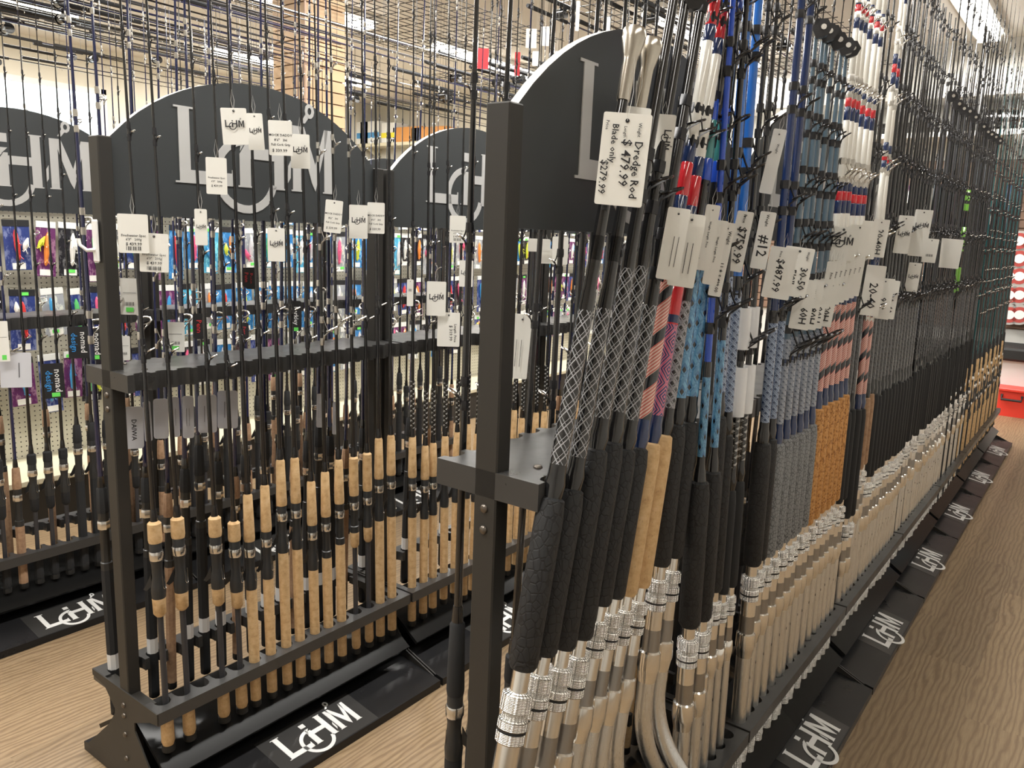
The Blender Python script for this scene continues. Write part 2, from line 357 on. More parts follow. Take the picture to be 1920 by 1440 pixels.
# ------------------------------------------------------------------ racks
ULEN=.895; PITCH=.908; NSLOT=16
def hole_strip(mb,xa,xb,y0,y1,z0,z1,xc,ys,r):
    n=len(ys); edges=[y0]+[(ys[i]+ys[i+1])/2 for i in range(n-1)]+[y1]
    SG=12
    for i,yc in enumerate(ys):
        ya,yb=edges[i],edges[i+1]
        ang=[2*PI*k/SG+PI/SG for k in range(SG)]
        outer=[]
        for a in ang:
            dx,dy=math.cos(a),math.sin(a); tt=[]
            if dx>1e-6: tt.append((xb-xc)/dx)
            if dx<-1e-6: tt.append((xa-xc)/dx)
            if dy>1e-6: tt.append((yb-yc)/dy)
            if dy<-1e-6: tt.append((ya-yc)/dy)
            k_=min(tt); outer.append((xc+dx*k_,yc+dy*k_))
        # snap nearest outer points to corners
        for cx_,cy_ in ((xa,ya),(xa,yb),(xb,ya),(xb,yb)):
            j=min(range(SG),key=lambda q:(outer[q][0]-cx_)**2+(outer[q][1]-cy_)**2); outer[j]=(cx_,cy_)
        inner=[(xc+r*math.cos(a),yc+r*math.sin(a)) for a in ang]
        vs=[(x,y,z1) for x,y in outer]+[(x,y,z1) for x,y in inner]+[(x,y,z0) for x,y in outer]+[(x,y,z0) for x,y in inner]
        fs=[]
        for k in range(SG):
            j=(k+1)%SG
            fs+= [(k,j,SG+j,SG+k),(2*SG+k,3*SG+k,3*SG+j,2*SG+j),(SG+k,SG+j,3*SG+j,3*SG+k)]
        mb.add(vs,fs)
    mb.add([(xb,y0,z0),(xb,y1,z0),(xb,y1,z1),(xb,y0,z1)],[(0,1,2,3)]); mb.add([(xa,y0,z0),(xa,y1,z0),(xa,y1,z1),(xa,y0,z1)],[(0,1,2,3)])
    for y in (y0,y1): mb.add([(xa,y,z0),(xb,y,z0),(xb,y,z1),(xa,y,z1)],[(0,1,2,3)])
SL=[.028+.0545*k+.01 for k in range(NSLOT)]
# shared unit meshes, local frame: x across, y along (0..ULEN), z up
def rack_meshes(bl,br):
    M={}
    M['post']=MB().cbox((-.022,0,0),(.022,.034,1.683),.0025).mesh('post',rackpost)
    # sign: arch in yz plane
    y0,y1=.034,ULEN-.034; c=(y0+y1)/2; hw=(y1-y0)/2; zt=1.683; ap=.178; R=(hw*hw+ap*ap)/(2*ap)
    n=22; arc=[]
    for i in range(n+1):
        y=y1-(y1-y0)*i/n; arc.append((y,zt+ap-R+math.sqrt(R*R-(y-c)**2)))
    poly=[(y0,1.507),(y1,1.507)]+arc
    side=[0,0]+[1]*n+[0]
    M['sign']=MB().prism(poly,lambda a,b,h:(h,a,b),-.009,.009,0,side).mesh('sign_board',[signblk,signedge])
    # middle shelf with notches on both edges
    hw_=.101; r=.021; dep=.018; pts=[]
    def edge(sgn,order):
        out=[]
        for yc in (SL if order>0 else SL[::-1]):
            for k in range(7):
                a=PI*k/6; yy=yc-order*r*math.cos(a); out.append((sgn*(hw_-dep*1.0*math.sin(a)**.6),yy))
        return out
    pts=[(-hw_,0)]+[(hw_,0)]+edge(1,1)+[(hw_,ULEN),(-hw_,ULEN)]+edge(-1,-1)
    M['mid']=MB().prism(pts,lambda a,b,h:(a,b,h),1.094,1.137).mesh('middle_shelf',shelfblk)
    for s_,nm in ((1,'R'),(-1,'L')):
        pts=[(s_*.165,0),(s_*.165,ULEN),(s_*.102,ULEN)]
        for yc in SL[::-1]:
            pts.append((s_*.102,yc+.0205))
            for k in range(7):
                a=PI*k/6; pts.append((s_*(.118+.0225*math.sin(a)),yc+.0205*math.cos(a)))
            pts.append((s_*.102,yc-.0205))
        pts.append((s_*.102,0))
        M['low'+nm]=MB().prism(pts,lambda a,b,h:(a,b,h),.253,.287).mesh('lower_shelf',shelfblk)
    M['tie']=MB().box((-.105,.0,.255),(.105,.03,.28)).mesh('cross_tie',rackpost)
    for s_,nm in ((1,'R'),(-1,'L')):
        M['panel'+nm]=MB().prism([(0,.212),(0,.222),(s_*.178,.105),(s_*.172,.095)],lambda a,b,h:(a,h,b),.012,ULEN-.012).mesh('rod_rest_panel',restblk)
        bo=br if s_>0 else bl
        M['foot'+nm]=MB().prism([(0,.004),(0,.05),(s_*.15,.05),(s_*bo,.026),(s_*bo,0)],lambda a,b,h:(a,h,b),0,ULEN).mesh('foot_board',glossblk)
        sl=(.05-.026)/(bo-.15)
        M['plate'+nm]=MB().prism([(s_*.158,.0495-.008*sl),(s_*.158,.0505-.008*sl+.0008),(s_*(bo-.004),.0268),(s_*(bo-.004),.0262)],lambda a,b,h:(a,h,b),ULEN/2-.17,ULEN/2+.17).mesh('logo_plate',mat('logo_plate_laminate',(.035,.034,.033),.35))
    g=[(-.165,.287),(-.165,.27),(-.1,.262),(-.05,.215),(-.052,.2),(-.085,.155),(-bl*.9,.03),(br*.9,.03),(.14,.08),(.05,.19),(.05,.215),(.13,.25),(.165,.256),(.165,.287)]
    M['gus']=MB().prism(g,lambda a,b,h:(a,h,b),-.003,.001).mesh('gusset',rackpost)
    mb=MB()
    M['bolt']=MB().lathe([(.0075,0),(.0075,.0015),(.0055,.004),(.002,.005)],12).mesh('bolt',bolt,True)
    M['ribs']=MB().prism([(-.02,.05),(-.02,.20),(.02,.20),(.02,.05)],lambda a,b,h:(a,h,b),.034,ULEN-.034).mesh('spine_panel',glossblk)
    return M
def rack(xc,y,bl,br,label,M,near):
    r=empty('rod_rack',(xc,y,0)); tag(r,label,'rack','double-sided rod racks')
    link('post',M['post'],r); p=link('post',M['post'],r); p.location.y=ULEN-.034
    s_=link('sign_board',M['sign'],r)
    for sg in (1,-1):
        lg=link('logo',LOGO_SIGN,s_); lg.rotation_euler=(PI/2,0,PI/2*sg); lg.location=(.009*sg,ULEN/2,1.597)
    link('middle_shelf',M['mid'],r); [link('lower_shelf',M['low'+q],r) for q in 'RL']; [setattr(link('cross_tie',M['tie'],r),'location',(0,q,0)) for q in (0,ULEN-.03)]
    for nm in 'RL': link('rod_rest_panel',M['panel'+nm],r)
    link('spine_panel',M['ribs'],r)
    for nm,sg,bo in (('R',1,br),('L',-1,bl)):
        f=link('foot_board',M['foot'+nm],r); pl=link('logo_plate',M['plate'+nm],f)
        lg=link('logo',LOGO_FOOT,f); sl=math.atan((.05-.026)/(bo-.15)); xm=(.158+bo)/2+.038
        zz=.05-(xm-.15)*math.tan(sl)+.0013
        lg.rotation_euler=(0,0,0)
        # local x -> +y*sg , local y -> -x*sg (up the board)
        ex=Vector((0,sg,0)); ey=Vector((-sg*math.cos(sl),0,math.sin(sl))); ez=ex.cross(ey)
        mm=Matrix.Identity(4)
        for i in range(3): mm[i][0]=ex[i]; mm[i][1]=ey[i]; mm[i][2]=ez[i]
        mm[0][3]=sg*xm; mm[1][3]=ULEN/2; mm[2][3]=zz
        lg.matrix_local=mm
    link('gusset',M['gus'],r); g=link('gusset',M['gus'],r); g.location.y=ULEN+.002
    if near:
        for z in (1.075,1.04,.245,.215,.16,.09):
            b=link('bolt',M['bolt'],r); b.rotation_euler=(PI/2,0,0); b.location=(0,-.003 if z<.3 else 0,z)
        for sg in (1,-1):
            b=link('bolt',M['bolt'],r); b.location=(.05*sg,.07,1.137)
    return r
XA,XB,XC=-3.165,-1.912,-.735
M_B=rack_meshes(.25,.31); M_C=rack_meshes(.28,.28)
YA,YB,YC=.822,.928,.93
rows=[('left',XA,YA,3,M_B,.25,.31),('middle',XB,YB,4,M_B,.25,.31),('right',XC,YC,7,M_C,.28,.28)]
for nm,x,y,n,M,bl,br in rows:
    for k in range(n):
        rack(x,y+k*PITCH,bl,br,f"black arched rod rack with white logo, {ordn(k)} from the near end of the {nm} row",M,k==0)

# ------------------------------------------------------------------ rods
MC={}
def cm(key,fn):
    if key not in MC: MC[key]=fn()
    return MC[key]
def lat(name,prof,mt,seg): 
    key=('L',name,tuple((round(r,4),round(z,4)) for r,z in prof),mt.name,seg)
    return cm(key,lambda:MB().lathe(prof,seg).mesh(name,mt,True))
def guide_geo(mb,s,R,rb,kind):
    # ring beside the blank on local +x; feet above and below
    d=rb+R*1.35; tilt=.5
    ring=[]
    n=10
    for k in range(n):
        a=2*PI*k/n; ring.append((d+R*math.cos(a)*math.cos(tilt),R*math.sin(a),s+R*math.cos(a)*math.sin(tilt)+R*.25))
    w_=.0011+R*.07
    mb.tube(ring,w_,5,1,closed=True)
    top=(d+R*math.cos(tilt)*.6,0,s+R*.9)
    for sy in (1,-1):
        mb.tube([(rb*.9,sy*.001,s-R*1.7-.006),(rb+.002,sy*R*.35,s-R*.9),(d-R*.1,sy*R*.97,s+R*.15)],w_*.8,4,0)
    mb.tube([(rb*.9,0,s+R*1.5+.008),(rb+R*.3,0,s+R*.9),(d-R*.6,0,s-R*.15)],w_*.8,4,0)
    mb.lathe([(rb+.0012,s-R*1.7-.012),(rb+.0018,s-R*1.7-.004),(rb+.0012,s-R*1.2)],6,mi=0); mb.lathe([(rb+.0012,s+R*1.2),(rb+.0018,s+R*1.5+.004),(rb+.0012,s+R*1.5+.014)],6,mi=0)
def roller_tip(mb,s,rb,sc=1):
    mb.prism([(0,-.012),(.022,-.004),(.03,.012),(.02,.028),(-.004,.03),(-.012,.01)],lambda a,b,h:(a*sc,h*sc,s+b*sc),-.009,.009,0)
    mb.lathe([(.004*sc,0),(.004*sc,.001)],6,mi=0) if False else None
    mb.tube([(.012*sc,-.012*sc,s+.012*sc),(.012*sc,.012*sc,s+.012*sc)],.006*sc,8,1)
def frame(p0,d,g):
    z=Vector(d).normalized(); x=Vector(g); x=(x-z*x.dot(z)).normalized(); y=z.cross(x)
    m_=Matrix.Identity(4)
    for i in range(3): m_[i][0]=x[i]; m_[i][1]=y[i]; m_[i][2]=z[i]; m_[i][3]=p0[i]
    return m_
def rod(spec,p0,d,g,label,group,near=False):
    """spec: dict(parts=[(name,mat,profile)], guides=[(s,R,rb)], gm=(frame mat, ring mat))"""
    root=empty('fishing_rod'); root.matrix_world=frame(p0,d,g); tag(root,label,'fishing rod',group)
    seg=14 if near else 8
    for nm,mt,pf in spec['parts']:
        if callable(pf): o=link(nm,pf(mt,near),root)
        else: o=link(nm,lat(nm,pf,mt,seg),root)
    G=spec['guides']; gm=spec['gm']
    if G:
        if near:
            for (s,R,rb) in G:
                key=('G',round(s,3),round(R,4),round(rb,4),gm[0].name)
                def f():
                    mb=MB(); guide_geo(mb,s,R,rb,0); return mb.mesh('line_guide',list(gm),True)
                link('line_guide',cm(key,f),root)
        else:
            key=('GG',tuple((round(s,3),round(R,4)) for s,R,_ in G),gm[0].name)
            def f():
                mb=MB()
                for (s,R,rb) in G: guide_geo(mb,s,R,rb,0)
                return mb.mesh('line_guides',list(gm),True)
            link('line_guides',cm(key,f),root)['kind']='stuff'
    if spec.get('roller'):
        s,rb,sc=spec['roller']; key=('R',round(s,3),sc)
        def f():
            mb=MB(); roller_tip(mb,s,rb,sc); return mb.mesh('roller_tip',[darksteel,steel],False)
        link('roller_tip',cm(key,f),root)
    return root
def taper(s0,s1,r0,r1,L): # radius of blank at s within (0..L)
    return lambda s: r0+(r1-r0)*(s/L)
def casting(top,rear,seatlen,gripr=.0145,cork_=corkm,L=2.3,split=False,blank=bl_black,cap=rubber,wv=None,hood=chrome,r0=.0062,keeper=True,spin=False,ng=8):
    P=[]; fr=lambda s: r0+(.0012-r0)*min(1,max(0,(s-top)/(L-top)))
    if split:
        P.append(('butt_grip',cork_,[(gripr*.8,.02),(gripr,.03),(gripr*.95,.1),(gripr*.6,.112)])); P.append(('butt_cap',cap,[(gripr*.7,0),(gripr,.004),(gripr,.02)]))
        P.append(('handle_shaft',wv or bl_grey,[(.0075,.112),(.0075,rear-.045)])); P.append(('rear_grip',cork_,[(.009,rear-.05),(gripr*.93,rear-.042),(gripr,rear)]))
    else:
        P.append(('butt_cap',cap,[(gripr*.8,0),(gripr,.004),(gripr,.022)])); P.append(('rear_grip',cork_,[(gripr,.022),(gripr,rear-.01),(gripr*.98,rear)]))
    a=rear; b=rear+seatlen
    if spin:
        P.append(('reel_seat',plastic,[(gripr*.97,a),(gripr*.97,a+.02),(gripr*.8,a+.022),(gripr*.8,b-.03),(gripr*.9,b-.028),(gripr*.9,b)]))
    else:
        def seat(mt,near,a=a,b=b):
            def f():
                mb=MB(); n=14 if near else 8
                mb.lathe([(gripr,a),(gripr*1.08,a+.02),(gripr*1.0,a+.035),(gripr*.78,a+.055),(gripr*.82,b-.055),(gripr*.9,b-.05),(gripr*.9,b-.002),(gripr*.85,b)],n)
                mb.prism([(-gripr*.9,a+.03),(-gripr*1.7,a+.018),(-gripr*2.15,a+.022),(-gripr*1.75,a+.032),(-gripr*.9,a+.062)],lambda x,z,h:(x,h,z),-.0035,.0035)
                return mb.mesh('reel_seat',mt,True)
            return cm(('seat',round(a,3),round(b,3),gripr,near),f)
        P.append(('reel_seat',plastic,seat))
        def chromeU(mt,near,a=a):
            def f():
                mb=MB(); pts=[]
                for k in range(9):
                    an=PI+PI*k/8; yy=.0085*math.cos(an); pts.append((math.sqrt(max(0,(gripr*1.0)**2-yy*yy))+.0008,yy,a+.034+.011*math.sin(an)))
                pts=[(gripr*.85,-.0085,a+.06)]+pts+[(gripr*.85,.0085,a+.06)]
                return mb.tube(pts,.0009,4).mesh('seat_insert',mt,True)
            return cm(('U',round(a,3),gripr),f)
        if seatlen>.1: P.append(('seat_insert',steel,chromeU))
        if not split:
            for k in range(4): pass
    P.append(('seat_hood',hood,[(gripr*.97,b-.045),(gripr*1.04,b-.043),(gripr*1.04,b-.024),(gripr*.97,b-.022)]))
    c2=cork_
    P.append(('fore_grip',c2,[(gripr*.95,b),(gripr*1.02,b+.008),(gripr*(.84 if not split else .98),top-.006),(gripr*.6,top)]))
    P.append(('winding_check',plasticgloss,[(r0+.003,top),(r0+.0025,top+.012),(r0+.0008,top+.03)]))
    if wv: P.append(('butt_wrap',wv,[(fr(top)+.0016,top+.03),(fr(top)+.0014,top+.19)]))
    P.append(('blank',blank,[(r0,top-.02),(fr(top+.5),top+.5),(fr(top+1),top+1),(.0012,L)]))
    G=[]; s=top+.42; R=.018 if spin else .010; gap=.26
    for k in range(ng):
        if s>L-.02: break
        G.append((s,R,fr(s))); s+=gap; gap*=.9; R=max(.0024,R*.68)
    return dict(parts=P,guides=G,gm=(steel,steel) if spin else (darksteel,steel))
def boat(top,bot,gripr=.021,grip=eva,L=2.2,wv=wv_silver,wlen=.32,blank=bl_black,r0=.011,bent=False,butt=alu,rings=None,gs=.02,g0=.34,gaps=(.24,.22,.2,.18,.17,.16,.15,.14),gm=None,roller=True,segs=None,base=bl_black,sc=1.0,tipr=.0078,gguide=True,knob=False,camo_=False):
    """top/bot: s of foregrip top/bottom. alu butt below."""
    P=[]; fr=lambda s: r0+(tipr-r0)*min(1,max(0,(s-top)/(L-top)))
    t_=gripr*.62*sc
    tr=min(gripr*.86,.0185*sc)
    P.append(('fore_grip',grip,[(gripr*.8,bot),(gripr,bot+.008),(gripr*.99,top-.03),(gripr*.86,top-.004),(gripr*.6,top)]))
    P.append(('ferrule',alubright,[(tr*.72,bot-.03*sc),(tr*.72,bot+.005)]))
    b1=bot-.026*sc
    P.append(('lock_nut',aluknurl,[(tr*.8,b1),(tr*1.22,b1-.004),(tr*1.25,b1-.022*sc),(tr*.98,b1-.024*sc),(tr*.98,b1-.032*sc),(tr*1.2,b1-.034*sc),(tr*1.2,b1-.044*sc)][::-1]))
    P.append(('o_ring',rubber,[(tr*1.17,b1-.048*sc),(tr*1.17,b1-.044*sc)]))
    P.append(('lock_ring',aluknurl,[(tr*1.0,b1-.062*sc),(tr*1.18,b1-.06*sc),(tr*1.18,b1-.048*sc)]))
    b2=b1-.062*sc; h=.075*sc
    P.append(('seat_tube',alubright,[(tr*.97,b2-h*.5),(tr*.97,b2)])); P.append(('reel_seat',aludark,[(tr*.97,b2-h*1.1),(tr*.97,b2-h*.5)]))
    b3=b2-h*1.1
    P.append(('seat_hood',alubright,[(tr*1.0,b3-.062*sc),(tr*1.2,b3-.04*sc),(tr*1.28,b3-.034*sc),(tr*1.2,b3-.002),(tr*1.02,b3+.001)]))
    b4=b3-.06*sc
    if bent:
        def bt(mt,near):
            def f():
                pts=[(0,0,b4)]; zb=max(b4-.05,.12); pts.append((0,0,zb)); a=0; x=0; z=zb
                for k in range(8):
                    a+=math.radians(38/8); x+=.02*math.sin(a); z-=.02*math.cos(a); pts.append((x,0,z))
                rem=max(.01,z-.0)
                ln=max(.03,(z-.02)/math.cos(a)); pts.append((x+ln*math.sin(a),0,z-ln*math.cos(a)))
                mb=MB().tube(pts,tr*.98,14 if near else 10)
                return mb.mesh('bent_butt',mt,True)
            return cm(('bent',round(b4,3),tr,near),f)
        P.append(('bent_butt',butt,bt))
    else:
        P.append(('butt_tube',butt,[(tr*.97,.052),(tr*1.0,b4)]))
        P.append(('gimbal',aluknurl,[(tr*.7,0),(tr*.95,.004),(tr*.95,.02),(tr*1.02,.022),(tr*1.02,.03),(tr*.95,.032),(tr*.95,.052)]))
        P.append(('seat_pin',rubber,lambda mt,near:cm(('pin',round(b4,3)),lambda:MB().tube([(tr*.9,0,b4-.06),(tr*1.03,0,b4-.06)],.004,6).mesh('seat_pin',mt))))
    P.append(('winding_check',plasticgloss if base is bl_black else base,[(gripr*.62,top-.002),(r0+.004,top+.02),(r0+.0015,top+.035),(r0+.0012,top+.05)]))
    wt=top+.05
    if wv:
        P.append(('butt_wrap',wv,[(fr(wt)+.0016,wt),(fr(wt+wlen)+.0014,wt+wlen)])); wt+=wlen
        P.append(('winding',base,[(fr(wt)+.0015,wt),(fr(wt+.03)+.0013,wt+.03)]))
    Lb=L-(0.112 if knob else 0)
    P.append(('blank',blank,[(fr(top),top),(fr(top+.4),top+.4),(fr((top+L)/2),(top+L)/2),(fr(L-.02),Lb)]))
    if segs:
        for (a,b,mt) in segs:
            if b<L: P.append(('winding',mt,[(fr(a)+.0006,a),(fr(a)+.0014,a+.002),(fr(b)+.0014,b-.002),(fr(b)+.0006,b)]))
    G=[]; s=top+g0; R=gs
    if gguide:
        for gp in gaps:
            if s>L-.05: break
            G.append((s,R,fr(s)+.0012)); s+=gp; R=max(.0055,R*.82)
    if knob:
        P.append(('tip_knob',satin,[(.0098,Lb-.002),(.0105,Lb),(.0112,Lb+.062),(.0122,Lb+.066),(.0185,Lb+.094),(.0192,Lb+.104),(.0165,Lb+.110)]))
    sp=dict(parts=P,guides=G,gm=gm or (darksteel,darksteel))
    if roller and not knob: sp['roller']=(L-.02,tipr,1.1)
    return sp

def place(spec,x0,y0,z0,x1,y1,z1,g,label,group,near):
    p0=Vector((x0,y0,z0)); p1=Vector((x1,y1,z1)); return rod(spec,p0,p1-p0,g,label,group,near)

# --- middle row, near side, first rack
Bz=[.775,.77,None,.744,.715,.78,.793,.854,.85,.767,.784,.811,.807,.809,.847,.847]
GB='rods on the near side of the middle row'
xs0=XB+.128; xs1=XB+.118
btm=[.969,1.029,None,1.132,1.188,1.234,1.289,1.343,1.392,1.448,1.5,1.553,1.612,1.668,1.718,1.772]
gd=(.75,.65,0)
zb=.148
for k in range(16):
    if btm[k] is None: continue
    s_top=Bz[k]-zb
    if k<5:
        sp=casting(s_top,s_top-.20+.0,.145,.0165,corkm,2.25,True,bl_black,wv=None); desc='split-grip cork casting rod'
    elif k in (12,13):
        sp=casting(s_top,s_top-.245,.12,.0145,corkm,2.3,True,bl_black,spin=(k==12)); desc='tapered split-grip cork casting rod'
    elif k in (10,11):
        sp=casting(s_top,s_top-.27,.13,.0148,corkm,2.35,False,bl_black,spin=True); desc='full cork spinning rod'
    else:
        sp=casting(s_top,s_top-.275,.14,.0148,corkm,2.35,False,bl_black,r0=.0066); desc='full cork trigger casting rod'
    yb=btm[k]
    place(sp,xs0+.004,yb+.001,zb,XB+.111,yb-.014,1.7,gd,f"{desc}, {ordn(k)} from the near end, front of middle row",GB,True)
spB=casting(.63,.37,.14,.0145,corkm,2.35,False,bl_black,wv=wv_chev); spB2=casting(.68,.40,.14,.0145,corkm,2.3,False,bl_black,wv=wv_chev)
spB3=casting(.62,.34,.14,.014,evasoft,2.2,False,bl_navy)
for u in range(1,4):
    for k in range(16):
        y=YB+u*PITCH+SL[k]+random.uniform(-.004,.004)
        sp=[spB,spB2,spB3][(0 if (k%5) else 1) if k<11 or u<2 else 2]
        nm={id(spB):'cork rod with chevron-wrapped blank',id(spB2):'tall cork rod with chevron-wrapped blank',id(spB3):'black foam casting rod'}[id(sp)]
        dz=random.uniform(-.012,.02)
        place(sp,xs0,y,zb+dz,xs1+random.uniform(-.008,.004),y+random.uniform(-.01,.03),1.12,gd,f"{nm}, {ordn(u*16+k)} from the near end, front of middle row",GB,u==1 and k<8)
# --- middle row, far side
GB2='rods on the far side of the middle row'
spN=casting(.66,.43,.16,.0155,evasoft,2.4,False,bl_navy,spin=True,r0=.0072); spN2=casting(.72,.47,.16,.0155,evasoft,2.45,False,bl_navy,spin=True,r0=.007)
spN3=casting(.60,.38,.15,.014,corkdk,2.2,False,bl_navy,spin=True,r0=.006)
for sp_ in (spN,spN2): sp_['parts'].append(('barcode_label',mat('barcode_label',(.7,.7,.7),.4),[(.0158,.14),(.0158,.185)]))
for u in range(0,3):
    for k in range(16):
        if u>0 and k%2: continue
        y=YB+u*PITCH+SL[k]
        sp=[spN,spN2,spN,spN3][k%4] if u==0 else [spN,spN3][(k//2)%2]
        nm={id(spN):'black foam spinning rod with navy blank',id(spN2):'tall black foam spinning rod',id(spN3):'brown cork spinning rod'}[id(sp)]
        place(sp,XB-.126,y,zb,XB-.118,y+random.uniform(-.02,.02),1.12,(-.6,.7,0),f"{nm}, {ordn(u*16+k)} from the near end, back of middle row",GB2,False)
# --- left row, near side
GA='rods on the near side of the left row'
spA1=casting(.38+.0,.17,.12,.015,corkdk,2.1,False,bl_navy,spin=True)
spA1=casting(.46,.24,.14,.0155,corkdk,2.15,False,bl_navy,spin=True,hood=chrome)
spA2=casting(.50,.33,.13,.016,evasoft,2.1,True,bl_black,wv=None)
spA3=casting(.58,.36,.15,.0165,evasoft,2.2,False,bl_black)
spA4=casting(.50,.33,.12,.0145,evasoft,2.1,True,bl_black)
aseq=[spA4,spA1,spA4,spA1,spA4,spA1,spA2,spA2,spA2,spA3,spA3,spA3,spA1,spA2,spA3,spA1]
anm={id(spA1):'brown cork spinning rod',id(spA2):'split-grip black foam rod',id(spA3):'full black foam casting rod',id(spA4):'slim split-grip black rod'}
for u in range(0,3):
    for k in range(16):
        y=YA+u*PITCH+SL[k]; sp=aseq[k]
        if u>0: sp=[spA1,spA3,spA2][k%3]
        place(sp,XA+.128,y,.148,XA+.118,y+.01,1.12,gd,f"{anm[id(sp)]}, {ordn(u*16+k)} from the near end, front of left row",GA,False)
# --- left row, far side, a few
for u in range(0,2):
    for k in range(0,16,3):
        y=YA+u*PITCH+SL[k]
        place(spN3,XA-.126,y,zb,XA-.118,y,1.12,(-.6,.7,0),f"brown cork spinning rod, {ordn(u*16+k)} slot, back of left row",'rods on the far side of the left row',False)

# --- right row, near side
GC='boat rods on the near side of the right row'
xc0,xc1=XC+.122,XC+.108   # at z .285 / 1.145
def crow(sp,ytop,lean,label,near,zb_=.15,g=(.9,.5,0),dx=0,bent=False):
    y0=ytop-lean*(1.145-zb_)
    sl=(xc1-xc0)/(1.145-.285)
    return place(sp,xc0-sl*(.285-zb_)+dx,y0,zb_,xc1+dx,ytop,1.145,g,label,GC,near)
def patriot(s0,L,step=.26):
    out=[]; s=s0
    while s<L-.1:
        out+=[(s,s+.035,bl_deep),(s+.035,s+.06,bl_red),(s+.06,s+.09,bl_deep),(s+.09,s+step,bl_white)]; s+=step; step*=.95
    return out
def c(z): return z-.15
RG={'w':'silver-woven'}
# (ytop, lean, spec, description)
near_rods=[
 (.966,.26,boat(c(1.145),c(.885),.0225,eva,1.72,wv_silver,.235,bl_black,.0125,True,sc=1.25,gguide=False,knob=True),'silver-woven dredge rod with knob tip'),
 (1.021,.26,boat(c(1.145),c(.885),.0215,eva,1.715,wv_silver,.235,bl_black,.012,True,sc=1.1,gguide=False,knob=True),'silver-woven dredge rod with knob tip'),
 (1.077,.25,boat(c(1.195),c(.87),.0215,eva,1.84,wv_silver,.245,bl_black,.0122,True,sc=1.1,g0=.45,gaps=(.16,)),'black scaled-grip rod with silver weave'),
 (1.127,.24,boat(c(1.195),c(.865),.0215,eva,1.81,wv_silver,.245,bl_black,.0122,True,sc=1.1,g0=.43,gaps=(.17,)),'black scaled-grip rod with silver weave'),
 (1.18,.25,boat(c(1.175),c(.905),.0205,eva,2.0,wv_silver,.20,bl_black,.012,True,sc=1.0),'black scaled-grip rod with shorter silver weave'),
 (1.23,.25,boat(c(1.168),c(.9),.0195,eva,2.2,flag,.30,bl_black,.0115,True,base=bl_deep,segs=[(c(1.56),c(1.62),bl_deep),(c(1.62),c(1.68),bl_red),(c(1.68),c(1.72),bl_deep),(c(1.72),c(1.9),bl_white),(c(1.9),c(1.93),bl_deep),(c(1.93),c(1.99),bl_red)]),'black-grip rod with flag spiral weave'),
 (1.279,.24,boat(c(1.165),c(.885),.0185,corkm,2.2,magd,.17,bl_black,.0115,True,base=bl_deep,segs=[(c(1.38),c(1.46),bl_red),(c(1.56),c(1.6),bl_deep),(c(1.6),c(1.655),bl_red),(c(1.655),c(1.69),bl_deep),(c(1.69),c(1.88),bl_white),(c(1.88),c(1.91),bl_deep),(c(1.91),c(1.96),bl_red)]),'cork-grip rod with magenta diamond weave'),
 (1.326,.22,boat(c(1.167),c(.88),.0185,corkm,2.15,wv_dots,.20,bl_black,.0112,True,roller=True),'cork-grip rod with dotted black weave'),
 (1.374,.12,boat(c(1.163),c(.885),.0205,eva,2.1,wv_blue,.31,bl_black,.012,True,segs=[(c(1.62),c(1.66),bl_royal),(c(1.66),c(1.73),bl_teal),(c(1.73),c(1.77),bl_royal),(c(1.93),c(1.96),bl_royal),(c(1.96),c(2.03),bl_teal),(c(2.03),c(2.06),bl_royal)]),'black-grip rod with blue diamond weave'),
 (1.43,.12,boat(c(1.158),c(.885),.0205,eva,2.1,wv_blue,.29,bl_black,.012,True,segs=[(c(1.62),c(1.66),bl_royal),(c(1.66),c(1.73),bl_teal),(c(1.73),c(1.77),bl_royal),(c(1.93),c(1.96),bl_royal),(c(1.96),c(2.03),bl_teal),(c(2.03),c(2.06),bl_royal)]),'black-grip rod with blue diamond weave'),
 (1.452,.0,boat(c(1.03),c(.718),.0225,eva,2.2,wv_blue,.16,bl_royal,.0075,False,sc=1.0,tipr=.004),'low black-grip rod with royal blue blank'),
 (1.515,.0,boat(c(1.037),c(.709),.021,eva,2.2,wv_blue,.22,bl_black,.0075,False,sc=.95,tipr=.004),'low black-grip rod with sky blue wrap'),
 (1.575,.0,boat(c(1.14),c(.727),.0215,eva,2.3,wv_navy,.24,bl_cobalt,.0115,False,sc=1.05,g0=.5),'wide black-grip rod with cobalt blue blank'),
 (1.63,.0,boat(c(1.09),c(.726),.018,eva,2.3,wv_navy,.26,bl_cobalt,.0105,False,sc=.9),'black-grip rod with cobalt blue blank'),
 (1.685,.0,boat(c(.95),c(.70),.014,evasoft,2.2,wv_chev,.12,bl_black,.008,False,sc=.8,tipr=.003),'slim braided rod in white sleeve'),
 (1.735,.0,boat(c(.96),c(.70),.014,evasoft,2.2,wv_chev,.13,bl_black,.008,False,sc=.8,tipr=.003),'slim braided rod in white sleeve'),
]
for k,(yt,ln,sp,ds) in enumerate(near_rods):
    if k in (14,15): sp['parts'].append(('plastic_sleeve',sleeve,[(.0165,c(1.12)),(.017,c(1.13)),(.017,c(1.22)),(.0165,c(1.23))])); sp['parts'].append(('plastic_sleeve',sleeve,[(.0155,c(1.27)),(.0155,c(1.36))]))
    g=(.35,.94,0) if k<9 else (.9,.45,0)
    crow(sp,yt,ln,dx=.022 if k in(10,11) else 0,label=f"{ds}, {ordn(k)} from the near end, front of right row",near=True,g=g)
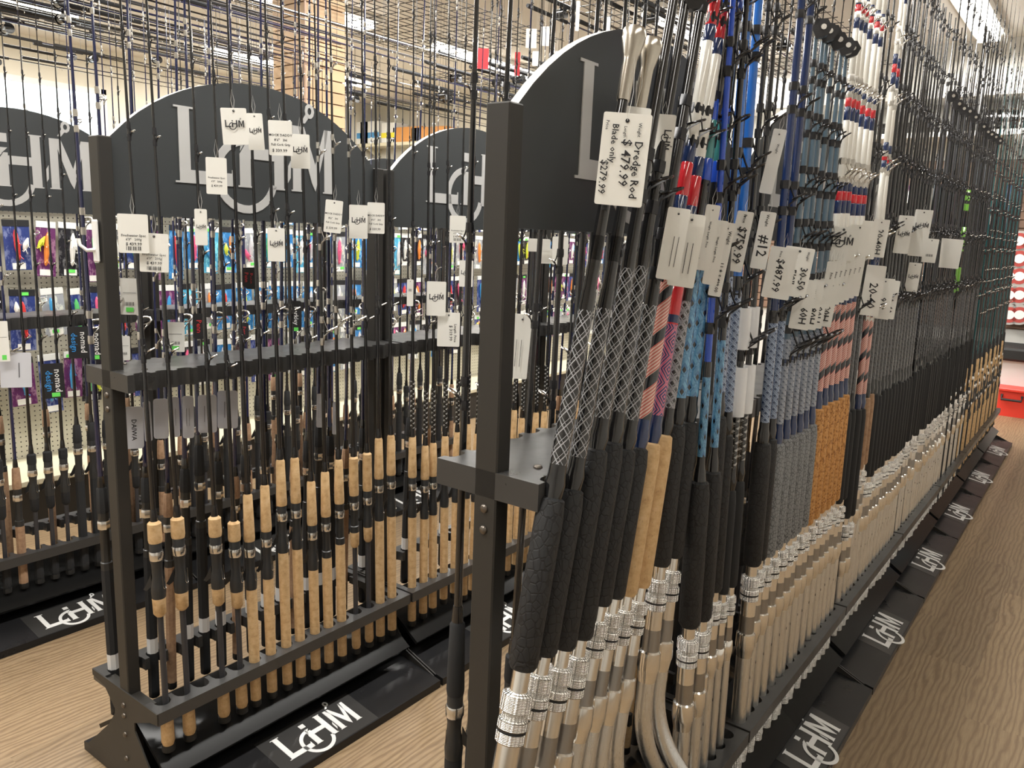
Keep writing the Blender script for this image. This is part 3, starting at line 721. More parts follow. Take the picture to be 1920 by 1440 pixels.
# second rack: 2 navy weave, 6 grey, 6 burl, 2 black
yy=YC+PITCH
s_navy=boat(c(1.025),c(.71),.0225,eva,2.3,wv_navy,.24,bl_deep,.0105,sc=1.05)
s_navy2=boat(c(1.025),c(.71),.0205,eva,2.3,wv_navy,.24,bl_deep,.0105,sc=.95)
s_grey=boat(c(1.005),c(.705),.0225,camo,1.86,wv_grey,.155,bl_slate,.010,base=bl_deep,sc=.92,g0=.25,gs=.024,gaps=(.13,.14,.13,.13,.12,.12,.1),tipr=.0045)
s_grey['parts'].append(('upper_wrap',wv_grey,[(.0112,c(1.22)),(.011,c(1.27))]))
s_burl=boat(c(1.045),c(.70),.0225,burl,2.6,flag,.24,bl_deep,.0098,base=bl_deep,sc=.9,g0=.42,gs=.016,gm=(steel,steel),segs=patriot(c(1.33),2.6),roller=False,tipr=.0045)
s_flagblk=boat(c(.96),c(.58),.018,evasoft,2.5,flag,.26,bl_deep,.0095,base=bl_deep,sc=.9,segs=patriot(c(1.45),2.5,.28),gm=(steel,steel),roller=False,tipr=.0045)
s_corkbrn=boat(c(.99),c(.735),.0175,corkdk,2.5,wv_dark,.22,bl_black,.0095,sc=.85,segs=None,roller=False,tipr=.0045)
s_blk=boat(c(.985),c(.68),.021,evasoft,2.25,wv_dark,.24,bl_black,.009,tipr=.0022,sc=.88,gs=.016,roller=False)
s_blk2=boat(c(1.0),c(.69),.0195,evasoft,2.5,wv_dark,.22,bl_black,.0085,tipr=.0022,sc=.85,gs=.013,roller=False)
s_blkr=boat(c(.99),c(.68),.020,evasoft,1.97,wv_dark,.24,bl_grey,.0095,sc=.88,gs=.016,roller=True,tipr=.0045)
s_green=boat(c(.96),c(.68),.0165,evasoft,2.4,wv_dark,.2,bl_black,.009,sc=.85,gs=.014,roller=False,segs=[(c(1.3),c(1.42),bl_green),(c(1.5),c(1.62),bl_green),(c(1.7),c(1.8),bl_green)],tipr=.0045)
s_corkL=casting(.56,.31,.13,.0175,corkm,1.95,False,bl_black,r0=.0075); s_corkM=casting(.68,.40,.14,.017,corkm,2.5,False,bl_dgreen,r0=.0075); s_evaF=casting(.75,.45,.16,.018,evasoft,2.75,False,bl_black,r0=.008)
s_corkX=casting(.68,.40,.14,.017,corkm,2.3,False,bl_black,r0=.0075)
seq=[(s_navy,'black-grip rod with navy weave'),(s_navy2,'black-grip rod with navy weave')]+[(s_grey,'grey honeycomb-grip rod with slate blank')]*6+[(s_burl,'orange burl cork rod with patriotic windings')]*6+[(s_blk,'plain black-grip rod'),(s_blk,'plain black-grip rod')]
seq+=[(s_flagblk,'black-grip rod with flag wrap')]*2+[(s_corkbrn,'brown cork-grip boat rod')]*2+[(s_blk,'black-grip rod with charcoal weave')]*12
seq+=[(s_blk,'black-grip rod with charcoal weave'),(s_blkr,'black-grip roller-tip rod'),(s_blk2,'long black-grip rod with charcoal weave')]*5+[(s_green,'black-grip rod with lime windings')]
seq+=[(s_green,'black-grip rod with lime windings')]+[(s_blk2,'long black-grip rod with charcoal weave'),(s_blkr,'black-grip roller-tip rod'),(s_evaF,'long black foam surf rod')]*5
seq+=[(s_corkM,'long cork spinning rod'),(s_corkL,'shorter cork spinning rod'),(s_evaF,'long black foam surf rod'),(s_corkL,'shorter cork spinning rod')]*8
seq=[(s_corkX,'long black-blank cork rod') if (i_%8==5 and i_>60) else q_ for i_,q_ in enumerate(seq)]
for j,(sp,ds) in enumerate(seq):
    u,k=divmod(j,16); y=YC+(u+1)*PITCH+SL[k]+random.uniform(-.004,.004)
    crow(sp,y,random.uniform(-.01,.03),f"{ds}, {ordn(16+j)} from the near end, front of right row",u<=1,zb_=.15+random.uniform(-.006,.01) if u>0 else .15+[0,.002,-.002][j%3],g=(.9,.45+random.uniform(-.1,.1),0))
# --- right row, far side
GC2='rods on the far side of the right row'
s_c1=casting(.74,.44,.14,.0148,corkm,2.35,False,bl_black,wv=wv_chev,r0=.0078,L=2.45) if False else casting(.62,.36,.14,.0148,corkm,2.45,False,bl_black,wv=wv_chev,r0=.0075)
s_c2=casting(.70,.42,.15,.017,evasoft,2.5,False,bl_black,r0=.0085)
s_c3=casting(.52,.34,.12,.016,evasoft,2.3,True,bl_black,r0=.008)
s_c4=casting(.66,.385,.13,.0165,evasoft,2.4,False,bl_black,r0=.0075)
for u in range(0,6):
    for k in range(16):
        if u>=2 and k%2: continue
        if u>=4 and k%4: continue
        if u==0 and k in(0,3,5): continue
        y=YC+u*PITCH+SL[k]
        sp=[s_c3,s_c2,s_c1,s_c2][(k+u)%4]
        if u==0 and k in (1,2): sp=s_c4
        if u==0 and k==4: sp=s_c3
        nm={id(s_c1):'cork rod with chevron wrap',id(s_c2):'thick black foam rod',id(s_c3):'split-grip black rod',id(s_c4):'smooth black foam trigger rod'}[id(sp)]
        place(sp,XC-.128,y,.15,XC-.118,y+random.uniform(-.02,.02),1.12,(-.7,-.5,0),f"{nm}, {ordn(u*16+k)} from the near end, back of right row",GC2,u==0)

# ------------------------------------------------------------------ tags
TX={}
def text_mesh(s_,size,mt):
    key=(s_,round(size,4),mt.name)
    if key in TX: return TX[key]
    cu=bpy.data.curves.new('print','FONT'); cu.body=s_; cu.size=size; cu.align_x='CENTER'; cu.align_y='CENTER'; cu.resolution_u=1; cu.offset=size*.012
    ob=bpy.data.objects.new('tmp_text',cu); COL.objects.link(ob)
    dg=bpy.context.evaluated_depsgraph_get(); me=bpy.data.meshes.new_from_object(ob.evaluated_get(dg))
    bpy.data.objects.remove(ob); bpy.data.curves.remove(cu)
    me.materials.clear(); me.materials.append(mt); TX[key]=me; return me
def hang_tag(name,cx,cy,wpx,hpx,X,tilt,label,lines=(),mt=None,cat='price tag',group='price tags on the rods',logo=None,yaw=0,sticker=None,barcode=None,rot=False,round_=0,s_len=.05,inkm=None,strg=True,bg=None):
    """card of wpx x hpx photo pixels centred on the ray through (cx,cy) where it meets the plane x=X"""
    P=onx(cx,cy,X); dep=(P-CAM).dot(CF); w_=wpx*dep/FPX; h=hpx*dep/FPX
    n=(CAM-P); n.z*=.3; n.normalize(); n=Matrix.Rotation(yaw,3,'Z')@n
    up=Vector((0,0,1)); ex=up.cross(n).normalized(); ey=n.cross(ex)
    # photo verticals lean; tilt is measured clockwise from world-up in the photograph
    R=Matrix.Rotation(-tilt,3,n); ex=R@ex; ey=R@ey
    m_=Matrix.Identity(4)
    for i in range(3): m_[i][0]=ex[i]; m_[i][1]=ey[i]; m_[i][2]=n[i]; m_[i][3]=P[i]
    root=empty(name); root.matrix_world=m_; tag(root,label,cat,group)
    mb=MB(); r=min(.003+round_,w_*.2); pts=[]
    for (sx,sy,a0) in ((1,1,0),(-1,1,90),(-1,-1,180),(1,-1,270)):
        for a in (0,45,90):
            an=math.radians(a0+a); pts.append((sx*(w_/2-r)+r*math.cos(an),sy*(h/2-r)+r*math.sin(an)))
    # slight curl
    curl=random.uniform(-.006,.006)
    mb.prism(pts,lambda a,b,hh:(a,b,hh+curl*(b/h)**2),0,.0006)
    link('card',mb.mesh('card',mt or paper),root)
    z=.0009+abs(curl)*.3
    if logo:
        lg=link('logo',LOGO_TAG,root); sc_=min(1,w_*.8/.034)*1.0; lg.scale=(w_*.75/.034,)*3
        if logo=='rot': lg.rotation_euler=(0,0,-PI/2); lg.scale=(h*.32/.034,)*3; lg.location=(w_*.1,h*.1,z)
        else: lg.location=(0,-h*.02,z)
    for ln_ in lines:
        tx,ux,uy,sz=ln_[:4]
        if tx=='=': # print too small to read in the photograph: a fine line
            L_=h*.42 if rot else w_*.7; q=w_*.012
            bx=MB().box((-q,-L_/2,0),(q,L_/2,.0001)) if rot else MB().box((-L_/2,-q,0),(L_/2,q,.0001))
            link('print',bx.mesh('print',inkm or ink),root).location=(ux*w_,uy*h,z); continue
        o=link('print',text_mesh(tx,sz*(w_ if not rot else h),ln_[4] if len(ln_)>4 else (inkm or ink)),root); o.location=(ux*w_,uy*h,z)
        if rot: o.rotation_euler=(0,0,-PI/2)
    if barcode:
        mb=MB(); bx,by=barcode
        for k in range(9): mb.add([(bx*w_+(k-4.5)*w_*.055,by*h-h*.05,z),(bx*w_+(k-4.5)*w_*.055+w_*.03*(1 if k%3 else .5),by*h-h*.05,z),(bx*w_+(k-4.5)*w_*.055+w_*.03*(1 if k%3 else .5),by*h+h*.05,z),(bx*w_+(k-4.5)*w_*.055,by*h+h*.05,z)],[(0,1,2,3)])
        link('barcode',mb.mesh('barcode',ink),root)
    if sticker:
        sx,sy=sticker; link('price_sticker',MB().box((sx*w_-w_*.2,sy*h-h*.06,z-.0004),(sx*w_+w_*.2,sy*h+h*.06,z)).mesh('price_sticker',greenst),root)
    if strg:
        link('eyelet',MB().lathe([(w_*.035+.0006,.0),(w_*.035+.0006,.0009)],8,(0,h*.42)).mesh('eyelet',ink),root)
        link('string',MB().tube([(0,h*.42,.001),(-.004,h*.46+s_len*.4,-.004),(0,h*.42+s_len,-.012),(.004,h*.46+s_len*.4,-.003),(0,h*.42,.001)],.00035,3).mesh('string',string),root)
    return root
GT='white paper tags on the middle row rods'
pl=[('MOCK DADDY',0,.08,.145),("8'6\"   3H",0,-.06,.15),('Full Cork Grip',0,-.19,.135),('$ 339.99',-.05,-.36,.18)]
pl2=[('Freshwater Spec',0,-.05,.12),("6'3\"   200g",0,-.15,.12),('$ 439.99',0,-.27,.15)]
XT=-1.745
hang_tag('price_tag',440,237,46,66,XT,-.06,'white logo tag highest on the middle arched sign',logo=1,group=GT)
hang_tag('price_tag',479,247,29,66,XT-.02,-.06,'narrow white logo tag overlapping the highest tag on its right',logo=1,group=GT)
hang_tag('price_tag',526,259,43,63,XT,-.02,'white price tag with italic lines over the middle sign lettering',pl,group=GT)
hang_tag('price_tag',563,284,35,62,XT-.015,-.02,'white logo tag right of the price tag over the big M',logo=1,group=GT)
hang_tag('price_tag',406,330,37,67,XT-.01,0,'white price tag hanging over the big L of the middle sign',pl2,group=GT)
hang_tag('price_tag',250,438,52,72,XT,0,'larger white price tag below the left end of the middle sign',pl2,barcode=(0,-.38),group=GT)
hang_tag('price_tag',289,474,50,72,XT+.01,.03,'white price tag with barcode, lower and right of the larger one',pl2,barcode=(0,-.4),group=GT)
hang_tag('price_tag',377,426,22,67,XT,0,'narrow white logo tag below the big L',logo=1,group=GT)
hang_tag('price_tag',518,459,31,62,XT,0,'white logo tag below the centre of the middle sign',logo=1,group=GT)
hang_tag('price_tag',625,406,32,60,XT,.08,'white price tag tilted below right end of middle sign',pl,group=GT)
hang_tag('price_tag',672,416,34,62,XT-.02,0,'white logo tag between two price tags right of the middle sign',logo=1,group=GT)
hang_tag('price_tag',705,409,32,57,XT,0,'white price tag beside the far post of the middle sign',pl,group=GT)
hang_tag('price_tag',858,430,30,50,XT,0,'small white price tag under the second sign of the middle row',pl2,barcode=(0,-.38),group=GT)
hang_tag('price_tag',874,513,26,49,XT,0,'small white logo tag near the big black post',logo=1,group=GT)
hang_tag('price_tag',818,560,36,64,XT,0,'white logo tag beside the folded tag, second rack of middle row',logo=1,group=GT)
hang_tag('price_tag',841,618,42,64,XT+.02,0,'white tag with sideways barcode lowest of the second middle rack',[('$ 319.99',.1,-.1,.13),('Length  Price',.3,-.1,.1)],rot=True,group=GT)
hang_tag('price_tag',769,549,12,50,XT,0,'very narrow white tag by the far post of the middle rack',barcode=(0,.1),group=GT)
hang_tag('price_tag',975,650,36,122,-.93,.05,'tall blank-faced white tag just right of the big post',[('=',-.2,-.1,.07),('=',.05,-.1,.05)],rot=True,group='white tags on the right row rods',s_len=.1)
GD='grip cards on the middle row, far side'
XD=-2.03
for i,(cx,cy,w_,h,mt_,ln,yw) in enumerate([(249,802,37,80,paper2,1,0),(277,790,15,76,paper2,0,.5),(302,785,26,76,paper2,0,0),(353,782,20,80,paper2,2,0),(389,776,33,72,paper2,2,0),(427,768,36,72,paper2,2,0),(600,770,13,64,paper2,2,0),(630,784,13,62,paper2,2,0),(327,782,18,76,paper2,2,.2)]):
    L_=[('DAIWA',.05,-.05,.15)] if ln==1 else ([('=',.1,0,.05),('=',-.15,0,.05)] if ln==2 else [])
    hang_tag('product_card',cx,cy,w_,h,XD+.04,.02,f"pale grey product card among rod grips, {ordn(i)} along the middle rack",L_,mt_,'product card',GD,rot=True,yaw=yw,sticker=(0,-.42) if i==1 else None,round_=.004,strg=False)
for i,(cx,cy,w_,h) in enumerate([(243,556,32,68),(233,653,20,46),(329,632,32,56),(600,565,14,40),(618,560,12,50)]):
    hang_tag('product_card',cx,cy,w_,h,XD,.03,f"white product card behind middle rack, {ordn(i)} from the left above the shelf",[('=',0,.1,.12)],paper,'product card',GD,sticker=(0,-.36) if i in (0,2) else None,barcode=(0,-.2),strg=False)
GK='black product cards'
hang_tag('product_card',148,642,36,60,-3.0,0,'black card with sideways white and blue lettering, upper one',[('nomad',.2,0,.24),('design',-.22,0,.24,blueink)],blackcard,'product card',GK,rot=True,inkm=white,strg=False,round_=.002)
hang_tag('product_card',101,714,34,66,-2.99,-.02,'black card with sideways white and blue lettering, lower left',[('nomad',.2,0,.24),('design',-.22,0,.24,blueink)],blackcard,'product card',GK,rot=True,inkm=white,strg=False,sticker=(.05,-.4))
hang_tag('product_card',177,645,24,62,-3.0,0,'black card partly hidden by the near post of the middle row',[('nomad',.2,0,.24),('design',-.22,0,.24,blueink)],blackcard,'product card',GK,rot=True,inkm=white,strg=False,sticker=(.1,-.4))
for i,(cx,cy,w_,h,tx,ci) in enumerate([(373,612,20,48,'Penn',redink),(458,620,16,30,'Penn',redink),(462,520,14,36,'Penn',redink),(470,522,18,40,'Penn',redink),(555,592,20,56,'Berkley',white)]):
    hang_tag('product_card',cx,cy,w_,h,-2.0,0,f"small black product card behind the middle rods, {ordn(i)} from the left",[(tx,0,0,.26 if i<4 else .2)],blackcard,'product card',GK,rot=True,inkm=ci,strg=False,round_=.002,sticker=(0,-.45) if i==4 else None)
hang_tag('product_card',6,640,18,76,-3.0,0,'white product card at the left edge of the picture',[('=',0,.1,.12)],paper,'product card',GK,sticker=(0,-.4),strg=False)
hang_tag('product_card',30,694,50,66,-3.02,.04,'grey pair of cards at the far left above the grips',[('=',.1,0,.05)],paper2,'product card',GK,rot=True,strg=False)
# right row tags
GR='white tags on the right row rods'
XR=-.56
hang_tag('price_tag',1168,300,90,168,-.60,.055,'big handwritten tag reading Dredge Rod 479.99 over two knob-tipped rods',
 [('Weight',.27,.33,.05),('Dredge Rod',.28,-.1,.125),('Length',-.02,.3,.045),('$ 479.99',.04,-.03,.145),('Price',-.40,.36,.05),('Blade only',-.23,.17,.1),('$279.99',-.38,-.2,.115)],rot=True,group=GR,s_len=.09)
hang_tag('price_tag',1238,273,46,112,-.635,.06,'white logo tag behind the big handwritten Dredge Rod tag',logo='rot',group=GR,s_len=.03)
hang_tag('price_tag',1190,214,60,26,-.625,.1,'upper corner of a white tag behind the Dredge Rod tag',group=GR,s_len=.08)
data=[(1262,458,42,134,.11,'broad printed tag over the flag weave rod',[('=',.2,-.1,.05),('=',0,-.1,.05)]),
(1287,470,50,136,.10,'broad printed tag in front of the cork-grip rods',[('=',.2,-.1,.05),('=',0,-.1,.05)]),
(1327,446,26,122,.10,'narrow tag beside the teal-banded rods',[('Weight  Length  Price',0,.05,.045)]),
(1341,474,28,120,.10,'narrow tag over the blue diamond weave',[('Weight  Length  Price',0,.05,.045)]),
(1353,487,24,138,.12,'narrow tag with scribble left of the 759.99 tag',[('Weight',.2,.3,.06),('11.8',.05,-.1,.08),('$ 499.00',.05,-.32,.07)]),
(1387,453,30,112,.12,'handwritten price tag reading 759.99',[('Price',0,.38,.07),('$759.99',0,-.06,.19)]),
(1431,451,29,106,.10,'handwritten tag reading number 12 right of the 759.99 tag',[('Weight',0,.35,.07),('#12',0,-.1,.24)]),
(1462,512,50,96,.10,"handwritten tag reading 487.99",[('Price',-.1,.36,.06),('$487.99',-.05,-.05,.2)]),
(1492,510,52,92,.10,"handwritten tag reading 5 ft 9 and 30-50",[('Weight',.3,.34,.06),('30-50',.25,-.12,.2),('Length',-.08,.34,.06),("5'9''",-.12,-.1,.2)]),
(1449,303,24,118,.14,'tall white tag high up against the second right-row sign',[('Weight',.1,.2,.05)]),
(1505,572,36,92,.08,'tag marked 60H, left one of four alike',[('Length',-.1,.3,.07),('60H',.1,-.22,.2)]),
(1522,572,30,92,.08,'tag marked 80H, second of four alike',[('Weight',0,.2,.08),('80H',.1,-.22,.2)]),
(1533,570,30,90,.08,'tag marked 80H, third of four alike',[('Weight',0,.2,.08),('80H',.1,-.22,.2)]),
(1548,568,34,88,.08,'tag marked 80H, rightmost of four alike',[('Weight',.1,.2,.08),('80H',.1,-.22,.2)])]
for i in range(7): data.append((1553+i*9,535-i*2.5,17,88-3*i,.06,f"overlapping white tag above the orange cork rods, {ordn(i)} from the left",[('Price',.1,.2,.07)]))
for (cx,cy,w_,h,tl,lb,ln) in data:
    # plane just outside the rods of that stretch
    hang_tag('price_tag',cx,cy,w_,h,-.598+.002*(cx%7),tl,lb,ln,rot=True,group=GR,s_len=.04)
far=[(1578,457,52,62,'logo',"wide white tag with logo under the white windings",1),(1608,455,36,66,'',"plain white tag beside the wide logo tag",0),(1628,450,30,70,'',"plain white tag left of the 20-40H tag",0),
(1648,447,28,70,'20-40H',"handwritten tag reading 20-40H",0),(1636,545,34,94,'20-40',"long white tag left of the lowest handwritten pair",0),(1655,560,32,76,'9.6',"handwritten tag with a smudged number at the lower right",0),(1669,562,24,72,'30-40',"handwritten tag reading 30-40 beside the black scaled rods",0),
(1728,425,30,62,'logo',"white logo tag hanging over black rods toward the far end",1),(1744,470,24,44,'bar',"small printed white tag toward the far end",0),(1722,455,30,50,'',"pale tag with dark rod across it toward the far end",0),(1776,475,46,54,'',"wide white tag carrying dark guides toward the far end",0),(1694,440,26,70,'logo',"narrow logo tag left of the leaning black rod",1),(1712,520,22,54,'logo',"low logo tag under the leaning black rod",1)]
for (cx,cy,w_,h,tx,lb,lg) in far:
    hang_tag('price_tag',cx,cy,w_,h,-.60,.05,lb,[(tx,0,-.1,.22)] if tx and tx not in('logo','bar') else (),logo=1 if lg else None,barcode=(0,-.2) if tx=='bar' else None,rot=not lg,group=GR,s_len=.03)
# far side of right row, seen under the sign
for i,(cx,cy,w_,h) in enumerate([(1011,460,42,24),(1023,480,24,28),(1050,470,30,52)]):
    hang_tag('price_tag',cx,cy,w_,h,-.93,0,f"blank back of a tag under the near right sign, {ordn(i)} from the left",group='tags seen under the near right sign',s_len=.03)
hang_tag('price_tag',1110,580,13,76,-.655,.1,'narrow handwritten tag between the two nearest thick rods',[('6 50 37',0,0,.16)],rot=True,group=GR)

# ------------------------------------------------------------------ hook on the near post
h=empty('adhesive_hook',onx(181,452,XB+.0)); P=h.location; h.location=(XB,YB-.003,P.z)
tag(h,'white plastic adhesive hook on the near post of the middle rack','hook')
link('backplate',MB().cbox((-.013,-.006,-.05),(.013,0,.05),.004).mesh('backplate',white),h)
link('prong',MB().tube([(0,-.004,-.02),(-.008,-.02,-.022),(-.02,-.03,-.01),(-.024,-.03,.004)],[.005,.0045,.004,.004],8).mesh('prong',white,True),h)

# ------------------------------------------------------------------ gondola with lure packs on the left
GX=-4.4; GY0,GY1=.2,8.2; GT_=1.84
gd_=empty('gondola_shelving',(GX,(GY0+GY1)/2,0)); tag(gd_,'long cream pegboard gondola full of lure packs behind the left row','display')
hl=(GY1-GY0)/2
link('pegboard',MB().box((-.02,-hl,.22),(.02,hl,GT_)).mesh('pegboard',peg),gd_)
link('base_deck',MB().cbox((.02,-hl,.225),(.42,hl,.255),.004).mesh('base_deck',cream),gd_)
link('kick_plate',MB().box((-.02,-hl,0),(.37,hl,.22)).mesh('kick_plate',mat('dark_kick',(.03,.03,.03),.5)),gd_)
n=7
for i in range(n+1):
    y=-hl+2*hl*i/n; link('upright',MB().box((-.028,y-.015,0),(.03,y+.015,GT_+.03)).mesh('upright',cream),gd_)
# pack prototypes
def lure_mb(L_):
    mb=MB(); mb.lathe([(.001,-L_/2),(.008,-L_/2+.01),(.014,0),(.010,L_/2-.02),(.003,L_/2)],8)
    for zz in (-L_*.3,L_*.15): mb.tube([(.01,0,zz),(.022,.0,zz-.01),(.024,.008,zz-.022),(.016,.012,zz-.02)],.0016,4); mb.tube([(.012,0,zz),(.02,-.01,zz-.018),(.014,-.014,zz-.014)],.0016,4)
    return mb
PK={}
def pack_mesh(col,w_,h,L_):
    return cm(('pk',col,w_,h),lambda:MB().cbox((-.004,-w_/2,-h),(.004,w_/2,0),.0015).mesh('pack_card',packmats[col]))
hookm=MB().tube([(0,0,.006),(-.12,0,.004),(-.13,0,.0)],.0022,5).mesh('peg_hook',steel,True)
rowz=[1.80,1.47,1.14,.81]; cnt=0
rn=['top','second','third','lowest']
for ri,z in enumerate(rowz):
    y=1.05; k=0
    while y<7.9:
        wide=random.choice([.09,.105,.12]); hh=random.choice([.24,.27,.3])
        zone=(y-1.0)
        col=random.choice(['navy','silver','navy','purple','black'] if zone<1.45 else (['blue','sky','blue','blue','silver'] if zone<3.3 and ri<3 else ['navy','black','silver','purple','blue']))
        lc=random.choice(list(luremats)); L_=hh*.62
        pk=empty('lure_pack',(GX+.145+random.uniform(-.02,.02),y,z-random.uniform(0,.01)))
        pk.rotation_euler=(random.uniform(-.06,.06),0,random.uniform(-.12,.12))
        cd_=link('pack_card',pack_mesh(col,wide,hh,L_),pk)
        lr=link('lure',cm(('lure',lc,L_),lambda:lure_mb(L_).mesh('lure',luremats[lc],True)),pk); lr.location=(.012,random.uniform(-.01,.01),-hh*.5); lr.rotation_euler=(random.uniform(-.15,.15),0,0)
        hd=link('header_card',cm(('hdr',wide,col=='blue'),lambda:MB().box((-.005,-wide/2,-.03),(.0055,wide/2,.001)).mesh('header_card',cartonw if random.random()<.5 else blackcard)),pk)
        if random.random()<.55:
            st_=link('price_sticker',cm('stick',lambda:MB().box((0,-.016,-.008),(.001,.016,.008)).mesh('price_sticker',greenst)),pk); st_.location=(.0062,random.uniform(-.02,.02),-.02 if random.random()<.6 else -hh*.9)
        hk=link('peg_hook',hookm,pk)
        if random.random()<.6:
            l2=link('lure',cm(('lure2',random.choice(list(luremats))),lambda:lure_mb(.07).mesh('lure',luremats[random.choice(list(luremats))],True)),pk); l2.location=(.014,random.choice((-1,1))*wide*.28,-hh*random.uniform(.3,.7)); l2.rotation_euler=(random.uniform(-.6,.6),0,0)
        tag(pk,f"{col} pack with {lc} lure, {ordn(k)} along the {rn[ri]} row of the pegboard",'lure pack','lure packs on the pegboard')
        lb=link('barcode_label',cm(('bl',hh),lambda:MB().box((.004,-.03,-hh+.005),(.0052,.03,-hh+.035)).mesh('barcode_label',paper)),pk)
        y+=wide+random.uniform(.008,.03); k+=1; cnt+=1

# ------------------------------------------------------------------ slatwall column
cxm=(-4.775,3.87); cb=empty('slatwall_column',(cxm[0],cxm[1],0)); tag(cb,'square column clad in maple slatwall rising to the ceiling','column')
hw=.175; nb=44; bh=CEIL/nb
core=MB().box((-hw+.012,-hw+.012,0),(hw-.012,hw-.012,CEIL)).mesh('column_core',slatg); link('column_core',core,cb)
bm_=cm('slatx',lambda:MB().box((hw-.012,-hw,0),(hw,hw,bh-.008)).mesh('slat',slat)); bm2=cm('slaty',lambda:MB().box((-hw,-hw,0),(hw-.012,-hw+.012,bh-.008)).mesh('slat',slat))
for k in range(nb):
    for me in (bm_,bm2):
        s_=link('slat',me,cb); s_.location.z=k*bh
for sx,sy in ((1,-1),):
    link('corner_trim',MB().box((hw-.006,-hw-.006,0),(hw+.006,-hw+.006,CEIL)).mesh('corner_trim',mat('corner_metal',(.5,.33,.24),.4)),cb)

# ------------------------------------------------------------------ ceiling grids and hanging rods
def grid(x0,x1,y0,y1,z,label,sx=.075,sy=.075):
    g_=MB(); 
    x=x0
    while x<=x1+1e-6: g_.tube([(x-x0,0,0),(x-x0,y1-y0,0)],.003,4); x+=sx
    y=y0
    while y<=y1+1e-6: g_.tube([(0,y-y0,.005),(x1-x0,y-y0,.005)],.003,4); y+=sy*2
    r=empty('wire_grid_panel',(x0,y0,z)); link('wires',g_.mesh('wires',wire),r)['kind']='stuff'
    for (a,b) in ((0,0),(x1-x0,0),(0,y1-y0),(x1-x0,y1-y0)): link('hanger',MB().tube([(a,b,0),(a,b,CEIL-z)],.002,4).mesh('hanger',wire),r)
    tag(r,label,'grid','ceiling wire grids'); return r
grid(-3.2,-1.75,3.2,7.6,3.02,'black wire grid panel hanging above the middle row')
grid(-5.2,-3.75,1.2,5.6,3.02,'black wire grid panel hanging above the pegboard aisle')
grid(-5.6,-3.75,5.9,9.0,2.95,'black wire grid panel hanging near the back wall')
def hanging(x,y,z,L_,ang,label,col,reel):
    r=empty('hanging_rod',(x,y,z)); r.rotation_euler=(random.uniform(-.012,.012),0,ang)
    tag(r,label,'fishing rod','rods hung under the ceiling grids')
    link('blank',cm(('hb',col.name),lambda:MB().tube([(0,0,0),(0,1.1,0),(0,2.2,0)],[.006,.0045,.002],6).mesh('blank',col,True)),r)
    link('handle',cm('hh',lambda:MB().tube([(0,-.42,0),(0,-.4,0),(0,0,0)],[.012,.014,.012],8).mesh('handle',evasoft,True)),r)
    def gds():
        mb=MB()
        for k in range(7):
            yy=.45+.25*k; R=.016*.8**k; mb.tube([(R*math.cos(a),yy,-.006-R+R*math.sin(a)) for a in [2*PI*j/8 for j in range(8)]],.0014,4,closed=True); mb.tube([(0,yy-.02,-.003),(0,yy,-.008)],.001,4)
        return mb.mesh('line_guides',steel)
    for yy in (-.2,1.5): link('hanger',cm(('hng',round(CEIL-z,2)),lambda:MB().tube([(0,0,0),(0,0,CEIL-z-.002)],.0016,4).mesh('hanger',wire)),r).location.y=yy
    link('line_guides',cm('hg',gds),r)['kind']='stuff'
    if reel:
        def rl():
            mb=MB(); mb.tube([(-.03,-.1,-.05),(.03,-.1,-.05)],[.026,.026],12); mb.tube([(-.036,-.1,-.05),(-.03,-.1,-.05)],.031,12); mb.tube([(.03,-.1,-.05),(.036,-.1,-.05)],.031,12); mb.tube([(.036,-.1,-.05),(.05,-.1,-.05),(.05,-.14,-.06)],.004,6); mb.tube([(0,-.1,-.012),(0,-.1,-.03)],.008,6); mb.tube([(.045,-.14,-.06),(.065,-.14,-.06)],.008,6); return mb.mesh('reel',[plasticgloss],True)
        link('reel',cm('hr',rl),r)
hc=0
for (xa,xb,ya,zz,nn) in ((-5.5,-3.7,1.3,2.68,34),(-5.5,-3.3,4.3,2.66,26),(-3.1,-1.85,4.2,2.9,14),(-8.2,-6.0,3.2,2.95,16)):
    for k in range(nn):
        x=xa+(xb-xa)*k/(nn-1); hanging(x,ya+random.uniform(0,1.6),zz-random.uniform(0,.10),2.3,random.uniform(-.03,.03) ,f"rod hung level under the ceiling, {ordn(hc)} counting rightward from the left",[bl_black,bl_navy,bl_grey][k%3],k%3==0); hc+=1
for i,(cx,cy,w_,h,Xp) in enumerate([(996,72,20,34,-2.6),(1022,68,16,34,-2.3),(1083,30,7,52,-2.0),(1044,112,8,30,-2.3),(1140,50,8,34,-1.9),(905,110,22,36,-3.4),(970,120,10,42,-2.8),(1005,110,14,26,-2.5)]):
    hang_tag('price_tag',cx,cy,w_,h,Xp,0,f"tag hanging from the ceiling rods, {ordn(i)} listed, above the middle row",(),redink if i in(5,6) else paper,'price tag','tags on the ceiling rods',s_len=.25)

